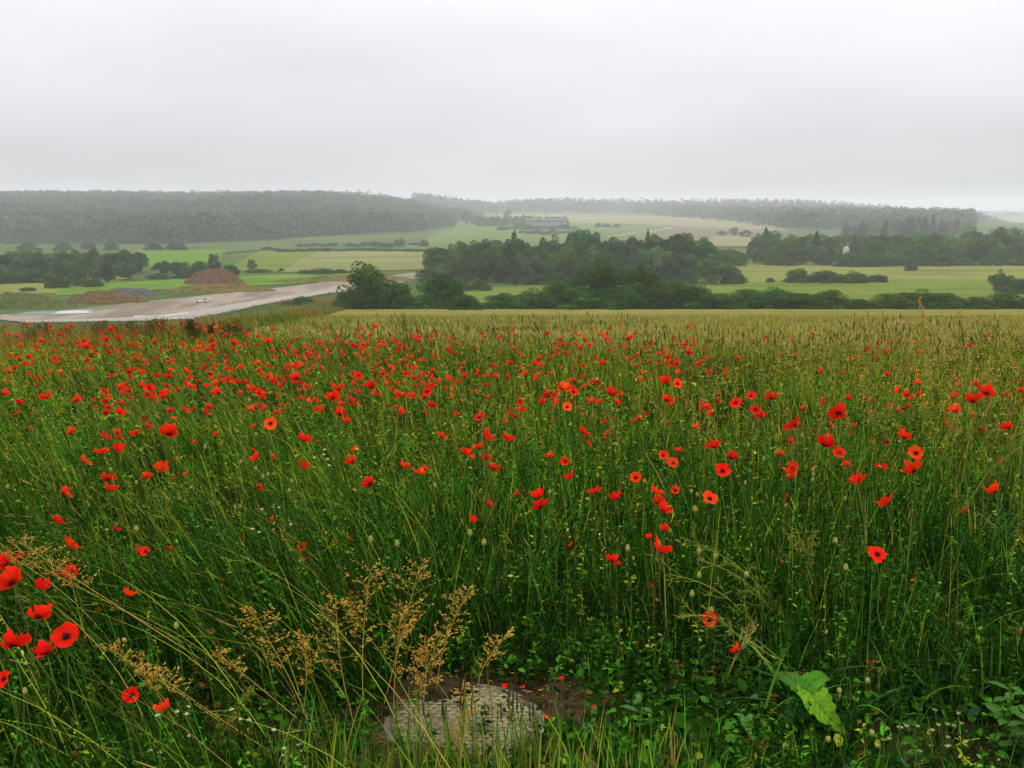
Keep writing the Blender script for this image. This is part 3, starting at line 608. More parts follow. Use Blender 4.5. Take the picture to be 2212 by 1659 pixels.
# --- long low building, poles, hut on the far slope
M_wallb = plain('grey_render', (.10, .105, .09)); M_roofb = plain('slate_roof', (.10, .10, .10)); M_win = plain('white_frame', (.42, .42, .42))
a, b = at(1140, 482.5), at(1222, 482.5); Yb = far(845.0)
xa, xb_ = at_y(1136, 480, Yb)[0], at_y(1224, 480, Yb)[0]; zb = float(terrain((xa + xb_) / 2, Yb)); Lb = xb_ - xa
zt = at_y(1180, 474.5, Yb)[2]; zb = min(zb, zt - 4.2); hb = zt - zb
bd = empty('long_building', ((xa + xb_) / 2, Yb, zb), 0.0)
V, F = box(0, 4, hb / 2, Lb, 8, hb); obj('wall', mesh('wall', V, F, M_wallb), bd)
rv = np.array([[-Lb / 2 - .4, -.5, hb - .02], [Lb / 2 + .4, -.5, hb - .02], [Lb / 2 + .4, 8.5, hb - .02], [-Lb / 2 - .4, 8.5, hb - .02], [-Lb / 2 - .4, 4, hb + 1.5], [Lb / 2 + .4, 4, hb + 1.5]])
me_r = mesh('roof', rv, [np.array([[0, 1, 5, 4], [2, 3, 4, 5], [3, 2, 1, 0]]), np.array([[0, 4, 3], [1, 2, 5]])], M_roofb); obj('roof', me_r, bd)
for i in range(15):
    x = -Lb / 2 + Lb * (i + .7) / 15.4; V, F = box(x, -.06, hb * .55, 1.3, .16, 1.6)
    w_ = obj('window', mesh('window', V, F, M_win), bd); V, F = box(x, -.15, hb * .62, .5, .04, 1.0); obj('pane', mesh('pane', V, F, M_roofb), w_)
tag(bd, 'long low grey building with a row of white windows on the far slope', 'building')
M_pole = plain('pale_pole', (.42, .40, .36))
for u, v0, v1, lab in ((1551, 514, 488, 'thin pale pole beyond the grove, left of the other poles'), (1581, 517, 497, 'short pale pole between the two others'), (1609, 527, 505, 'thin pale pole standing in the tan field')):
    Yp = far(640.0); p = at_y(u, v0, Yp); zg = float(terrain(p[0], Yp)); ht = at_y(u, v1, Yp)[2] - zg; root = empty('utility_pole', (p[0], Yp, zg))
    V, F = tube([[0, 0, -.5], [0, 0, ht]], [.28, .2], 8); obj('shaft', mesh('shaft', V, F, M_pole), root); V, F = box(0, -.32, ht - .7, 2.0, .14, .16); obj('crossarm', mesh('crossarm', V, F, M_pole), root)
    tag(root, lab, 'pole', 'poles beyond the grove')
# rounded cream hut in the wood
ph_ = at_y(1828, 541, 411); M_cream = plain('cream_canvas', (.30, .26, .19))
zg = float(terrain(ph_[0], 411)); rr = px(ph_, 7.5); hh = at_y(1828, 533, 411)[2] - zg
hut = empty('cream_hut', (ph_[0], 411, zg), .2)
th = np.linspace(0, 2 * math.pi, 21)[:-1]; prof = [(1, 0), (1, hh * .72), (.93, hh * .85), (.7, hh * .95), (.35, hh * 1.0), (.02, hh * 1.015)]
V = np.array([[[r * rr * math.cos(t), r * rr * math.sin(t), z] for t in th] for r, z in prof]).reshape(-1, 3)
F = np.array([[i * 20 + j, i * 20 + (j + 1) % 20, (i + 1) * 20 + (j + 1) % 20, (i + 1) * 20 + j] for i in range(5) for j in range(20)])
obj('canopy', mesh('canopy', V, F, M_cream, smooth=True), hut); V, F = box(rr * .45, -rr * .86, hh * .82, rr * .3, rr * .2, hh * .14); obj('opening', mesh('opening', V, F, M_rust), hut)
V, F = tube([[rr * .1, 0, hh], [rr * .2, 0, hh + 1.0], [rr * .5, 0, hh + 1.6], [rr * 1.2, 0, hh + 1.8]], [.12, .12, .1, .1], 6); obj('vent_pipe', mesh('vent_pipe', V, F, M_conc), hut)
tag(hut, 'small rounded cream hut showing among the right-hand trees', 'hut')
# white track on the slope
tp = [(1310, 514), (1380, 504), (1430, 498), (1450, 494), (1420, 490), (1395, 488)]
T0 = np.array([at(*p) for p in tp]); T0 = resample(T0, 40); d = np.gradient(T0, axis=0); nrm = np.stack([-d[:, 1], d[:, 0], 0 * d[:, 0]], 1); nrm /= np.linalg.norm(nrm, axis=1, keepdims=True)
TP = np.stack([T0 - nrm * 2, T0 + nrm * 2], 1); TP[..., 2] = terrain(TP[..., 0], TP[..., 1]) + 1.3
tag(obj('track', mesh('track', TP.reshape(-1, 3), grid_faces(40, 2), plain('chalk_track', (.33, .31, .25)))), 'pale chalk track curving on the far slope', kind='structure')

# --- haze: drizzly air that greys the far hills
hb_ = np.array([[x, y, z] for x in (-4700, 4700) for y in (-70, 6300) for z in (-150, 75)], float)
hz = new_mat('haze'); pv = N_(hz, 'ShaderNodeVolumePrincipled'); pv.inputs['Density'].default_value = 0.00025; pv.inputs['Color'].default_value = (.97, .975, 1, 1); pv.inputs['Anisotropy'].default_value = 0.1
ho = N_(hz, 'ShaderNodeOutputMaterial'); hz.node_tree.links.new(pv.outputs[0], ho.inputs['Volume'])
tag(obj('haze', mesh('haze', hb_, np.array([[0, 1, 3, 2], [4, 6, 7, 5], [0, 4, 5, 1], [2, 3, 7, 6], [0, 2, 6, 4], [1, 5, 7, 3]]), hz)), 'grey drizzly haze filling the valley', kind='stuff')

# ------------------------------------------------------------------ the near field: soil, grass, herbs
COVER = at(1005, 1573)                                   # where the concrete manhole cover lies
M_soil = noisemat('damp_soil', [(.018, .012, .007), (.040, .027, .013), (.070, .048, .024)], 3.5, fine=(30, .5), bump=.05, bscale=18, rough=.85)
sx = np.linspace(-15, 15, 150); sy = np.concatenate([np.linspace(.6, 6, 110), np.linspace(6, 21, 60)[1:]])
SX, SY = np.meshgrid(sx, sy, indexing='ij'); rs = np.random.RandomState(3)
SZ = terrain(SX, SY) + .012 + .012 * np.sin(SX * 7 + np.sin(SY * 5)) * np.sin(SY * 6 + SX) + rs.uniform(0, .008, SX.shape)
for ang_, amp_, wd_ in ((2.0, .05, .08), (2.4, .05, .09), (2.9, .03, .07), (1.2, .022, .05), (.6, .018, .06), (3.6, .03, .06), (4.1, .04, .08), (5.6, .04, .07), (.1, .015, .05)):      # soil washed over the rim of the cover
    SZ = SZ + amp_ * np.exp(-((SX - COVER[0] - .29 * math.cos(ang_)) ** 2 + (SY - COVER[1] - .29 * math.sin(ang_)) ** 2) / wd_ ** 2)
tag(obj('soil', mesh('soil', np.stack([SX, SY, SZ], -1).reshape(-1, 3), grid_faces(len(sx), len(sy))[:, ::-1], M_soil, smooth=True)), 'dark damp soil under the poppy field', kind='structure')

M_ribbon = leafmat('ribbon_leaves', rough=.35, trans=.28, spec=.10)
M_grass = leafmat('grass_blades', rough=.45, trans=.24, spec=0)
M_herb = leafmat('herb_leaves', rough=.5, trans=.22, spec=0)
M_straw = leafmat('straw', rough=.6, trans=.25, spec=0)
PAL = {'deep': (.010, .032, .003), 'mid': (.034, .108, .008), 'lush': (.058, .205, .013), 'lime': (.220, .275, .020), 'blue': (.032, .085, .028), 'straw': (.36, .25, .06), 'rust': (.17, .068, .014), 'olive': (.095, .088, .011)}
def pick(r, n, w):
    k = list(w); p = np.array([w[q] for q in k], float); i = r.choice(len(k), n, p=p / p.sum())
    return np.array([PAL[q] for q in k])[i] * r.uniform(.5, 1.5, (n, 1))
def clear(x, y):
    """how bare the ground is: 1 on the cover and the trodden soil round it"""
    dx, dy = (x - COVER[0]) / .29, (y - COVER[1] - .04) / .30
    a = S((1.25 - np.hypot(dx, dy)) / .35)
    b = .78 * S((1.15 - np.hypot((x - .10) / .36, (y - 3.08) / .22)) / .5)
    c = .8 * S((1.2 - np.hypot((x - 1.48) / .42, (y - 2.75) / .28)) / .5)
    return np.maximum(np.maximum(a, b), c)
def edge_y(x):
    """where the tall growth begins in front of the camera"""
    return np.interp(x, [-3, -1.1, -.62, -.42, -.2, .3, .7, 1.0, 2.0, 3.0], [.9, 1.2, 2.2, 3.0, 3.45, 3.55, 3.35, 3.05, 2.9, 2.7])
def tallness(x, y):
    e = edge_y(x); return .35 + .65 * S((y - e + .05) / .35)
def sample(r, n, y0, y1, p, spread=.66, pad=.8):
    """points spread over the view wedge and a margin beside it, denser near the camera"""
    t = r.uniform(0, 1, n); q = 1 - p + 1
    y = (y0 ** q + t * (y1 ** q - y0 ** q)) ** (1 / q)
    x = r.uniform(-1, 1, n) * (spread * y + pad)
    return x, y
def field_end(x, y, r):
    """True inside the poppy field, whose ragged far edge lies nearer on the right"""
    return y < np.interp(x / y, [-.3, -.12, .0, .5], [22.5, 18.5, 16.0, 14.8]) + r.normal(0, .7, len(x))
def hang(x, y): return terrain(x, y) + .01
def blades(x, y, h, w, lean, az, K, col, r, curl=1.6, z=None, tipcol=None, tw=.15):
    """grass blades: h length, w width, lean = horizontal reach / h, az = heading"""
    n = len(x); t = np.linspace(0, 1, K + 1)[None]
    z0 = hang(x, y) - .01 if z is None else z
    reach = (lean * h)[:, None] * t ** curl
    up = h[:, None] * (t - .42 * np.clip(lean, 0, 1.5)[:, None] ** 1.6 * t ** 2.6)
    cx_ = x[:, None] + reach * np.cos(az)[:, None]; cy_ = y[:, None] + reach * np.sin(az)[:, None]; cz_ = z0[:, None] + up
    fa = r.uniform(0, math.pi, n); sx_, sy_ = np.cos(fa)[:, None], np.sin(fa)[:, None]
    wid = .5 * w[:, None] * np.clip((1 - t ** 2.2), tw * (1 - t) + .04, 1)
    L = np.stack([cx_ - sx_ * wid, cy_ - sy_ * wid, cz_], -1); R = np.stack([cx_ + sx_ * wid, cy_ + sy_ * wid, cz_], -1)
    V = np.stack([L, R], 2).reshape(-1, 3)
    i = (np.arange(n) * (K + 1) * 2)[:, None] + 2 * np.arange(K)[None]; i = i.ravel()
    F = np.stack([i, i + 1, i + 3, i + 2], 1)
    C = np.repeat(col[:, None], K + 1, 1)
    if tipcol is not None: C = C * (1 - t[..., None] ** 2) + tipcol[:, None] * t[..., None] ** 2
    C = np.repeat(C[:, :, None], 2, 2).reshape(-1, 3)
    tip = np.stack([cx_[:, -1], cy_[:, -1], cz_[:, -1]], -1); prev = np.stack([cx_[:, -2], cy_[:, -2], cz_[:, -2]], -1)
    d = tip - prev; d /= np.linalg.norm(d, axis=1, keepdims=True) + 1e-9
    return V, F, C, tip, d
def wind(x, y, r, n):
    """heading of the lean: mostly to the left, most of all in the left of the field"""
    k = np.clip((-x / np.maximum(y, 1) + .12) * 2.2, 0.05, .95)
    return np.where(r.uniform(0, 1, n) < k, math.pi + r.normal(0, .45, n) - .25, r.uniform(0, 2 * math.pi, n)), k
def spindles(tip, d, ln, rad, col, sides=3):
    """a thin seed head lying along d at each tip"""
    n = len(tip); ref = np.array([.3, .2, .93]); A = np.cross(d, ref); A /= np.linalg.norm(A, axis=1, keepdims=True) + 1e-9; B = np.cross(d, A)
    ss = np.array([0, .25, .8, 1.0]); rr_ = np.array([.35, 1, .75, .05]); th = np.arange(sides) * 2 * math.pi / sides
    ln = np.broadcast_to(ln, (n,)); rad = np.broadcast_to(rad, (n,))
    V = tip[:, None, None] + d[:, None, None] * (ln[:, None, None, None] * ss[None, :, None, None]) + rad[:, None, None, None] * rr_[None, :, None, None] * (np.cos(th)[None, None, :, None] * A[:, None, None] + np.sin(th)[None, None, :, None] * B[:, None, None])
    m = 4 * sides; i, j = np.meshgrid(np.arange(3), np.arange(sides), indexing='ij')
    f = np.stack([i * sides + j, i * sides + (j + 1) % sides, (i + 1) * sides + (j + 1) % sides, (i + 1) * sides + j], -1).reshape(-1, 4)
    F = (np.arange(n) * m)[:, None, None] + f[None]
    return V.reshape(-1, 3), F.reshape(-1, 4), np.repeat(col, m, axis=0)

rg = np.random.RandomState(11)
# 1. green blades
def grass_layer(name, label, n, y0, y1, p, K, hr, wr, wts, seed):
    r = np.random.RandomState(seed); x, y = sample(r, n, y0, y1, p)
    cl_ = vnoise(x, y, 1.5, 7) * .6 + vnoise(x, y, 3.6, 8) * .4; keep = (r.uniform(0, 1, n) > clear(x, y) * .985) & (r.uniform(0, 1, n) < .12 + 1.6 * S((cl_ - .30) / .36)) & field_end(x, y, r); x, y, cl_ = x[keep], y[keep], cl_[keep]; n = len(x)
    tl = tallness(x, y) * (.48 + .74 * S((cl_ - .24) / .5)); patchy = .5 + .5 * np.sin(x * 1.7 + 1.3 * np.sin(y * .9)) * np.sin(y * 1.3 + .7 * np.sin(x * 1.1))
    h = r.uniform(*hr, n) * tl * (.8 + .35 * patchy); w = r.uniform(*wr, n) * np.clip(y / 4.5, .75, 3.2) ** .55
    az, k = wind(x, y, r, n); lean = np.abs(r.normal(0, .30, n)) + .05 + .35 * k * r.uniform(0, 1, n)
    col = pick(r, n, wts); ht = vnoise(x, y, 2.2, 9)
    col = np.where((r.uniform(0, 1, n) < .75 * S((ht - .58) / .2))[:, None], pick(r, n, {'lime': 2.2, 'lush': 3, 'olive': .6}), col); col = np.where((r.uniform(0, 1, n) < .7 * S((.42 - ht) / .2))[:, None], pick(r, n, {'deep': 3, 'mid': 1.5, 'blue': 1}), col)
    col = np.where((r.uniform(0, 1, n) < .85 * S((6.0 - y) / 2.2))[:, None], pick(r, n, {'deep': 9, 'mid': 2.4, 'lush': .8, 'lime': .2, 'blue': .4}), col)  # blades near the camera picked darker: canopy shade put into their colour
    fx = x / y; yel = np.clip((y - 5) / 10, 0, 1) * np.clip(.45 + fx * 1.2, .1, 1); brown = np.clip((y - 8) / 9, 0, 1) * np.clip(-fx * 1.6 - .1, 0, .8)
    col = np.where((r.uniform(0, 1, n) < yel * .8)[:, None], pick(r, n, {'lime': 3, 'olive': 2, 'straw': .35}), col)
    col = np.where((r.uniform(0, 1, n) < brown * .5)[:, None], pick(r, n, {'rust': 2, 'olive': 2, 'lime': 2}), col)
    V, F, C, tip, d = blades(x, y, h, w, lean, az, K, col, r, tipcol=col * np.array([1.25, 1.12, 1.0]))
    return tag(obj(name, mesh(name, V, F, M_grass, C)), label, kind='stuff')
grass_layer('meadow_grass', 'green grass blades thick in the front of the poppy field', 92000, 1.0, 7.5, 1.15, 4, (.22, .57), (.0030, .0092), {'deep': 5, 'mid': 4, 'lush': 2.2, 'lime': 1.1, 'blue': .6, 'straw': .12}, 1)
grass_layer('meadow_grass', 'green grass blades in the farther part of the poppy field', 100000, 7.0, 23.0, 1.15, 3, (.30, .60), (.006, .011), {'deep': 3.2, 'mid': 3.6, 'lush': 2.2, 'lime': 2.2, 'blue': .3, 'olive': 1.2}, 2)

# 2. leafy herb stems (poppy foliage, mayweed, vetch)
def herbs(name, label, n, y0, y1, p, seed, nl, ls, hr=(.26, .57)):
    r = np.random.RandomState(seed); x, y = sample(r, n, y0, y1, p)
    cl_ = vnoise(x, y, 1.5, 7) * .6 + vnoise(x, y, 3.6, 8) * .4; keep = (r.uniform(0, 1, n) > clear(x, y) * .97) & (r.uniform(0, 1, n) < .3 + 1.4 * S((cl_ - .26) / .4)) & field_end(x, y, r); x, y, cl_ = x[keep], y[keep], cl_[keep]; n = len(x)
    h = r.uniform(*hr, n) * tallness(x, y) * (.48 + .74 * S((cl_ - .24) / .5)); az, k = wind(x, y, r, n); lean = np.abs(r.normal(0, .22, n)) + .25 * k * r.uniform(0, 1, n)
    col = pick(r, n, {'deep': 4, 'mid': 4, 'lush': 2.6, 'lime': 1.8, 'olive': 1.1, 'rust': .22})
    col = np.where((r.uniform(0, 1, n) < .8 * S((6.2 - y) / 2.6))[:, None], pick(r, n, {'deep': 9, 'mid': 2.4, 'lush': .9, 'lime': .3, 'rust': .25}), col)  # near herbs mostly deep green, painting in the shade inside the growth
    yel = np.clip((y - 5) / 10, 0, 1); col = np.where((r.uniform(0, 1, n) < yel * .7)[:, None], pick(r, n, {'lime': 3, 'olive': 2, 'rust': .5}), col)
    mb = MB(); wst = np.clip(y / 4.5, .8, 3) * .0030
    V, F, C, tip, d = blades(x, y, h, wst, lean, az, 3, col * .9, r, tw=.6); mb.add(V, F, C)
    t = r.uniform(.12, 1.0, (n, nl)); reach = (lean * h)[:, None] * t ** 1.6
    up = h[:, None] * (t - .42 * lean[:, None] ** 1.6 * t ** 2.6)
    C0 = np.stack([x[:, None] + reach * np.cos(az)[:, None], y[:, None] + reach * np.sin(az)[:, None], (hang(x, y))[:, None] + up], -1).reshape(-1, 3)
    sz = (ls * r.uniform(.5, 1.4, (n, nl)) * np.clip(y / 5, .85, 2.6)[:, None] ** .6 * (1.15 - .6 * t)).ravel()
    a2 = r.uniform(0, 6.283, n * nl); el = r.uniform(-.3, .9, n * nl); D = np.stack([np.cos(a2) * np.cos(el), np.sin(a2) * np.cos(el), np.sin(el)], 1)
    W = np.cross(D, r.normal(size=D.shape)); W /= np.linalg.norm(W, axis=1, keepdims=True) + 1e-9
    wd = sz * r.uniform(.13, .26, n * nl)
    L = np.stack([C0, C0 + D * (sz * .5)[:, None] - W * wd[:, None], C0 + D * sz[:, None] + np.array([0, 0, -1]) * (sz * .18)[:, None], C0 + D * (sz * .5)[:, None] + W * wd[:, None]], 1).reshape(-1, 3)
    mb.add(L, np.arange(len(L)).reshape(-1, 4), np.repeat(np.repeat(col, nl, axis=0) * r.uniform(.7, 1.35, (n * nl, 1)), 4, axis=0))
    return tag(obj(name, mb.build(name, [M_herb])), label, kind='stuff')
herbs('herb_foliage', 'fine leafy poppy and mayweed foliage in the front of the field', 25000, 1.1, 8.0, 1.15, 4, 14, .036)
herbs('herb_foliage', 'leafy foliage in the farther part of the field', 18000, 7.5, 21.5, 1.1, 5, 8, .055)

# 3. seeding grass stalks with slim heads
def stalks(name, label, x, y, seed, hr, head, rad, lean0, stemw, wst, whd, minlean=0.0):
    r = np.random.RandomState(seed); n = len(x)
    h = r.uniform(*hr, n) * (.86 + .22 * np.sin(x * 1.9 + np.sin(y * 1.1) * 2) * np.sin(x * .7 + 1)); az, k = wind(x, y, r, n); lean = minlean + np.abs(r.normal(0, lean0, n)) + .45 * k * r.uniform(0, 1, n)
    mb = MB(); V, F, C, tip, d = blades(x, y, h, stemw * np.clip(y / 4.5, .85, 3.0) ** .7, lean, az, 4, pick(r, n, wst), r, curl=2.0, tw=.7); mb.add(V, F, C)
    V, F, C = spindles(tip - d * .01, d, r.uniform(.6, 1.3, n) * head, r.uniform(.7, 1.3, n) * rad * np.clip(y / 5, .8, 2.2) ** .6, pick(r, n, whd)); mb.add(V, F, C)
    return tag(obj(name, mb.build(name, [M_straw])), label, kind='stuff')
x, y = sample(rg, 5200, 3.2, 14.0, 1.0); k = (rg.uniform(0, 1, len(x)) > clear(x, y)) & (y > edge_y(x) + .1); x, y = x[k], y[k]
stalks('seeding_grass', 'slim seeding grass stalks rising through the poppies', x, y, 21, (.5, .82), .06, .0019, .22, np.full(len(x), .0026), {'mid': 3, 'lime': 3, 'olive': 1, 'straw': .35}, {'olive': 2, 'lime': 3, 'straw': 1.0, 'mid': 2, 'rust': .2})
x, y = sample(rg, 4200, 10.5, 19.0, .6); k = (x > -5.2) & field_end(x, y - .8, rg) ; x, y = x[k], y[k]
stalks('foxtail_grass', 'dark foxtail stalks standing against the wheat at the field edge', x, y, 22, (.62, 1.0), .085, .0036, .16, np.full(len(x), .0026), {'deep': 3, 'mid': 3, 'olive': 2}, {'deep': 3, 'olive': 2, 'rust': .4, 'mid': 2})
# bent pale oat-like heads, thickest on the right
x, y = sample(rg, 4200, 5.0, 15.5, .9); k = rg.uniform(0, 1, len(x)) < np.clip(.22 + 1.6 * (x / y - .1), .16, 1); x, y = x[k], y[k]
def plumes(name, label, x, y, seed, hr, pal, nsp=16, ssz=.016, spread=.06, lean0=.3, kind='stuff'):
    r = np.random.RandomState(seed); n = len(x); h = r.uniform(*hr, n); az, k = wind(x, y, r, n); lean = .12 + np.abs(r.normal(0, lean0, n)) + .3 * k * r.uniform(0, 1, n)
    mb = MB(); V, F, C, tip, d = blades(x, y, h, .0024 * np.clip(y / 4.5, .9, 3) ** .7, lean, az, 4, pick(r, n, {'lime': 2, 'straw': 2, 'olive': 1}), r, curl=2.2, tw=.7); mb.add(V, F, C)
    t = r.uniform(0, 1, (n, nsp)); off = r.normal(0, 1, (n, nsp, 3)) * spread * .35 * (t[..., None] * .9 + .15); off[..., 2] -= np.abs(off[..., 2]) * .4
    C0 = (tip[:, None] - d[:, None] * (t[..., None] * .16) + off).reshape(-1, 3)
    D = np.repeat(d, nsp, axis=0) * .6 + r.normal(0, .5, C0.shape); D[:, 2] -= .35
    V, F, C = spindles(C0, D / (np.linalg.norm(D, axis=1, keepdims=True) + 1e-9), ssz * np.repeat(np.clip(y / 6, .9, 1.9) ** .5, nsp), .0022 * np.repeat(np.clip(y / 5, .9, 2.4) ** .7, nsp), pick(r, n * nsp, pal)); mb.add(V, F, C)
    return tag(obj(name, mb.build(name, [M_straw])), label, kind=kind)
plumes('oat_grass', 'bent pale plumes of oat grass towards the right of the field', x, y, 23, (.6, .92), {'straw': 3, 'olive': 1.5, 'lime': 1})
# long arching stalks sweeping to the left across the lower left
n = 220; x = rg.uniform(-1.9, .0, n); y = rg.uniform(1.6, 4.2, n); k = (rg.uniform(0, 1, n) > clear(x, y)); x, y = x[k], y[k]; n = len(x)
r = np.random.RandomState(24); mb = MB()
V, F, C, tip, d = blades(x, y, r.uniform(.55, .95, n), np.full(n, .0030), r.uniform(.5, 1.15, n), math.pi + r.normal(-.12, .35, n), 7, pick(r, n, {'lime': 5, 'olive': 1.5, 'straw': .9}), r, curl=1.5, tw=.7); mb.add(V, F, C)
V, F, C = spindles(tip - d * .02, d, r.uniform(.04, .08, n), r.uniform(.0010, .0018, n), pick(r, n, {'lime': 2, 'straw': 2.5, 'olive': 1.5})); mb.add(V, F, C)
tag(obj('arching_grass', mb.build('arching_grass', [M_straw])), 'long yellow-green stalks arching to the left at the lower left', kind='stuff')
# 4. broad ribbon leaves at the right, paler and bluish
n = 1500; x = rg.uniform(.85, 3.3, n); y = rg.uniform(2.75, 5.2, n); k = (rg.uniform(0, 1, n) > clear(x, y)) & (rg.uniform(0, 1, n) < .35 + .65 * (np.sin(x * 4) * np.sin(y * 3.4 + 1) > -.1)); x, y = x[k], y[k]; n = len(x); r = np.random.RandomState(25)
V, F, C, tip, d = blades(x, y, r.uniform(.18, .42, n), r.uniform(.007, .013, n), r.uniform(.4, 1.2, n), r.uniform(0, 6.283, n), 6, pick(r, n, {'lush': 4, 'blue': 4, 'mid': 2, 'lime': .8, 'rust': .15}), r, tw=.5)
tag(obj('ribbon_grass', mesh('ribbon_grass', V, F, M_ribbon, C)), 'broad bluish ribbon-leaved grass at the right', kind='stuff')
# 5. low ground cover of small rounded leaves, mostly right of the cover
def ground_cover(name, label, n, fx, seed, size):
    r = np.random.RandomState(seed); x, y = fx(r, n); k = r.uniform(0, 1, len(x)) > clear(x, y) * .93; x, y = x[k], y[k]; n = len(x)
    C0 = np.stack([x, y, hang(x, y) + r.uniform(.0, .09, n) ** 1.0], 1); Nn = np.stack([r.normal(0, .45, n), r.normal(-.15, .45, n), np.ones(n)], 1)
    Nn /= np.linalg.norm(Nn, axis=1, keepdims=True); A = np.cross(Nn, r.normal(size=(n, 3))); A /= np.linalg.norm(A, axis=1, keepdims=True); B = np.cross(Nn, A)
    s = (size * r.uniform(.5, 1.4, n))[:, None]
    prof = [(-1, 0, 0), (-.35, .55, .12), (.45, .5, .1), (1, 0, -.12), (.45, -.5, .1), (-.35, -.55, .12)]
    V = np.stack([C0 + A * s * a + B * s * b + Nn * s * c for a, b, c in prof], 1).reshape(-1, 3); i = np.arange(n) * 6
    F = np.concatenate([np.stack([i, i + 1, i + 2, i + 3], 1), np.stack([i, i + 3, i + 4, i + 5], 1)])
    c = pick(r, n, {'deep': 6, 'mid': 3, 'lush': 1.4, 'blue': .9, 'lime': .12})
    return tag(obj(name, mesh(name, V, F, M_herb, np.repeat(c, 6, axis=0))), label, kind='stuff')
ground_cover('ground_cover', 'dark low leafy weeds right of the manhole cover', 13000, lambda r, n: (r.uniform(.25, 3.1, n), r.uniform(1.7, 4.3, n)), 31, .025)
ground_cover('ground_cover', 'low leafy weeds at the foot of the grass on the left', 9000, lambda r, n: (r.uniform(-2.6, .3, n), r.uniform(1.4, 4.6, n)), 32, .017)
# short tufts of bright grass at bottom right
n = 2600; x = rg.uniform(.42, 2.2, n); y = rg.uniform(1.55, 2.75, n); k = rg.uniform(0, 1, n) > clear(x, y) * .95; x, y = x[k], y[k]; n = len(x); r = np.random.RandomState(33)
V, F, C, tip, d = blades(x, y, r.uniform(.06, .2, n), r.uniform(.004, .008, n), r.uniform(.1, .8, n), r.uniform(0, 6.283, n), 4, pick(r, n, {'lush': 4, 'mid': 3, 'lime': 1.2}), r)
tag(obj('short_grass', mesh('short_grass', V, F, M_grass, C)), 'short bright grass tufts at the lower right', kind='stuff')
# 6. wheat stalks on the near part of the wheat field, rough growth on the bank by the road
r = np.random.RandomState(41); n = 42000; y = 17 + 70 * r.uniform(0, 1, n) ** 1.5; xl = -4.4 - .155 * y; x = xl + r.uniform(0, 1, n) * (.68 * y + 3 - xl)
hh_ = r.uniform(.28, .52, n); col = np.array([.148, .142, .026])[None] * r.uniform(.7, 1.35, (n, 1)) + r.uniform(0, 1, (n, 1)) ** 3 * np.array([.08, .045, .015])
col = col * np.where((r.uniform(0, 1, n) < np.clip(x / y * 2.2, 0, .7))[:, None], np.array([1.25, 1.0, 1.0]), 1.0)
dk = (np.sin(x * .35 + 2 * np.sin(y * .07)) * np.sin(y * .23) > .72) & (r.uniform(0, 1, n) < .6); col[dk] *= np.array([.62, .5, .5])
V, F, C, tip, d = blades(x, y, hh_, .008 * np.clip(y / 12, 1, 5), r.uniform(0, .5, n), r.uniform(0, 6.283, n), 2, col, r, tw=.5)
tag(obj('wheat', mesh('wheat', V, F, M_straw, C)), 'pale wheat stalks nearest the poppy field', kind='stuff')
r = np.random.RandomState(42); n = 46000; t = r.uniform(0, 1, n); y = 17 + 250 * t ** 1.7; xb_ = -4.7 - .155 * y
x = xb_ - r.uniform(-.02, 1, n) ** 1.0 * np.clip(.42 * y, 4, 70)
nzv = np.sin(x * .16 + 3 * np.sin(y * .05)) + np.sin(y * .13 + x * .09)
col = np.where((nzv > .7)[:, None], np.array([.20, .115, .018]), np.where((nzv > -.3)[:, None], np.array([.16, .155, .018]), np.array([.085, .12, .012]))) * r.uniform(.65, 1.35, (n, 1))
onroad = None
px_, py_ = x, y; RA = A2[np.argsort(A2[:, 1])]; xr = np.interp(y, RA[:, 1], RA[:, 0]); k = (y < RA[0, 1]) | (x > xr - .5); x, y, col = x[k], y[k], col[k]; n = len(x)
V, F, C, tip, d = blades(x, y, r.uniform(.4, .95, n) * (1 + (y > 60) * .3), .02 * np.clip(y / 25, .7, 7), r.uniform(0, .6, n), r.uniform(2, 4.5, n), 2, col, r, tw=.5)
tag(obj('rough_grass', mesh('rough_grass', V, F, M_grass, C)), 'yellowish rough grass and dock on the bank towards the road', kind='stuff')
# dark dock clumps at the left crest, each a plant
M_dock = leafmat('dock_seed', rough=.7, trans=.1, spec=.1, vary=.2)
def dock_clump(u, v, wpx, hpx, label):
    p = at(u, v); p = at_y(u, v, 24.0); x, yy = p[0], 24.0; zg = float(terrain(x, yy)); top = at_y(u, v - hpx, yy)[2]; h = max(top - zg, .8); w = px(np.array([x, yy, zg]), wpx); r = np.random.RandomState(int(u))
    root = empty('dock_plant', (x, yy, zg)); mb = MB(); ms = MB()
    for i in range(16):
        a = r.uniform(-1, 1) * w * .55; b = r.uniform(-.4, .4) * w; hh = h * r.uniform(.55, 1.0)
        ms.add(*tube([[a * .4, b * .4, -.1], [a * .8, b * .7, hh * .6], [a, b, hh * .95]], [.012, .01, .005], 4), c=(.08, .045, .02))
        m_ = 90; t = r.uniform(.45, 1, m_); C0 = np.stack([a * (.4 + .6 * t) + r.normal(0, .05, m_), b * (.4 + .6 * t) + r.normal(0, .05, m_), hh * t], 1)
        V, F = leaves(C0, r.normal(size=(m_, 3)), .028, r); mb.add(V, F, np.repeat((np.array([.060, .036, .012]) if i % 3 else np.array([.05, .075, .014]))[None] * r.uniform(.6, 1.4, (m_, 1)), 4, axis=0))
    obj('stem', ms.build('stem', [M_dock]), root); obj('seed_head', mb.build('seed_head', [M_dock]), root)
    tag(root, label, 'dock plant', 'dark dock plants at the field edge')
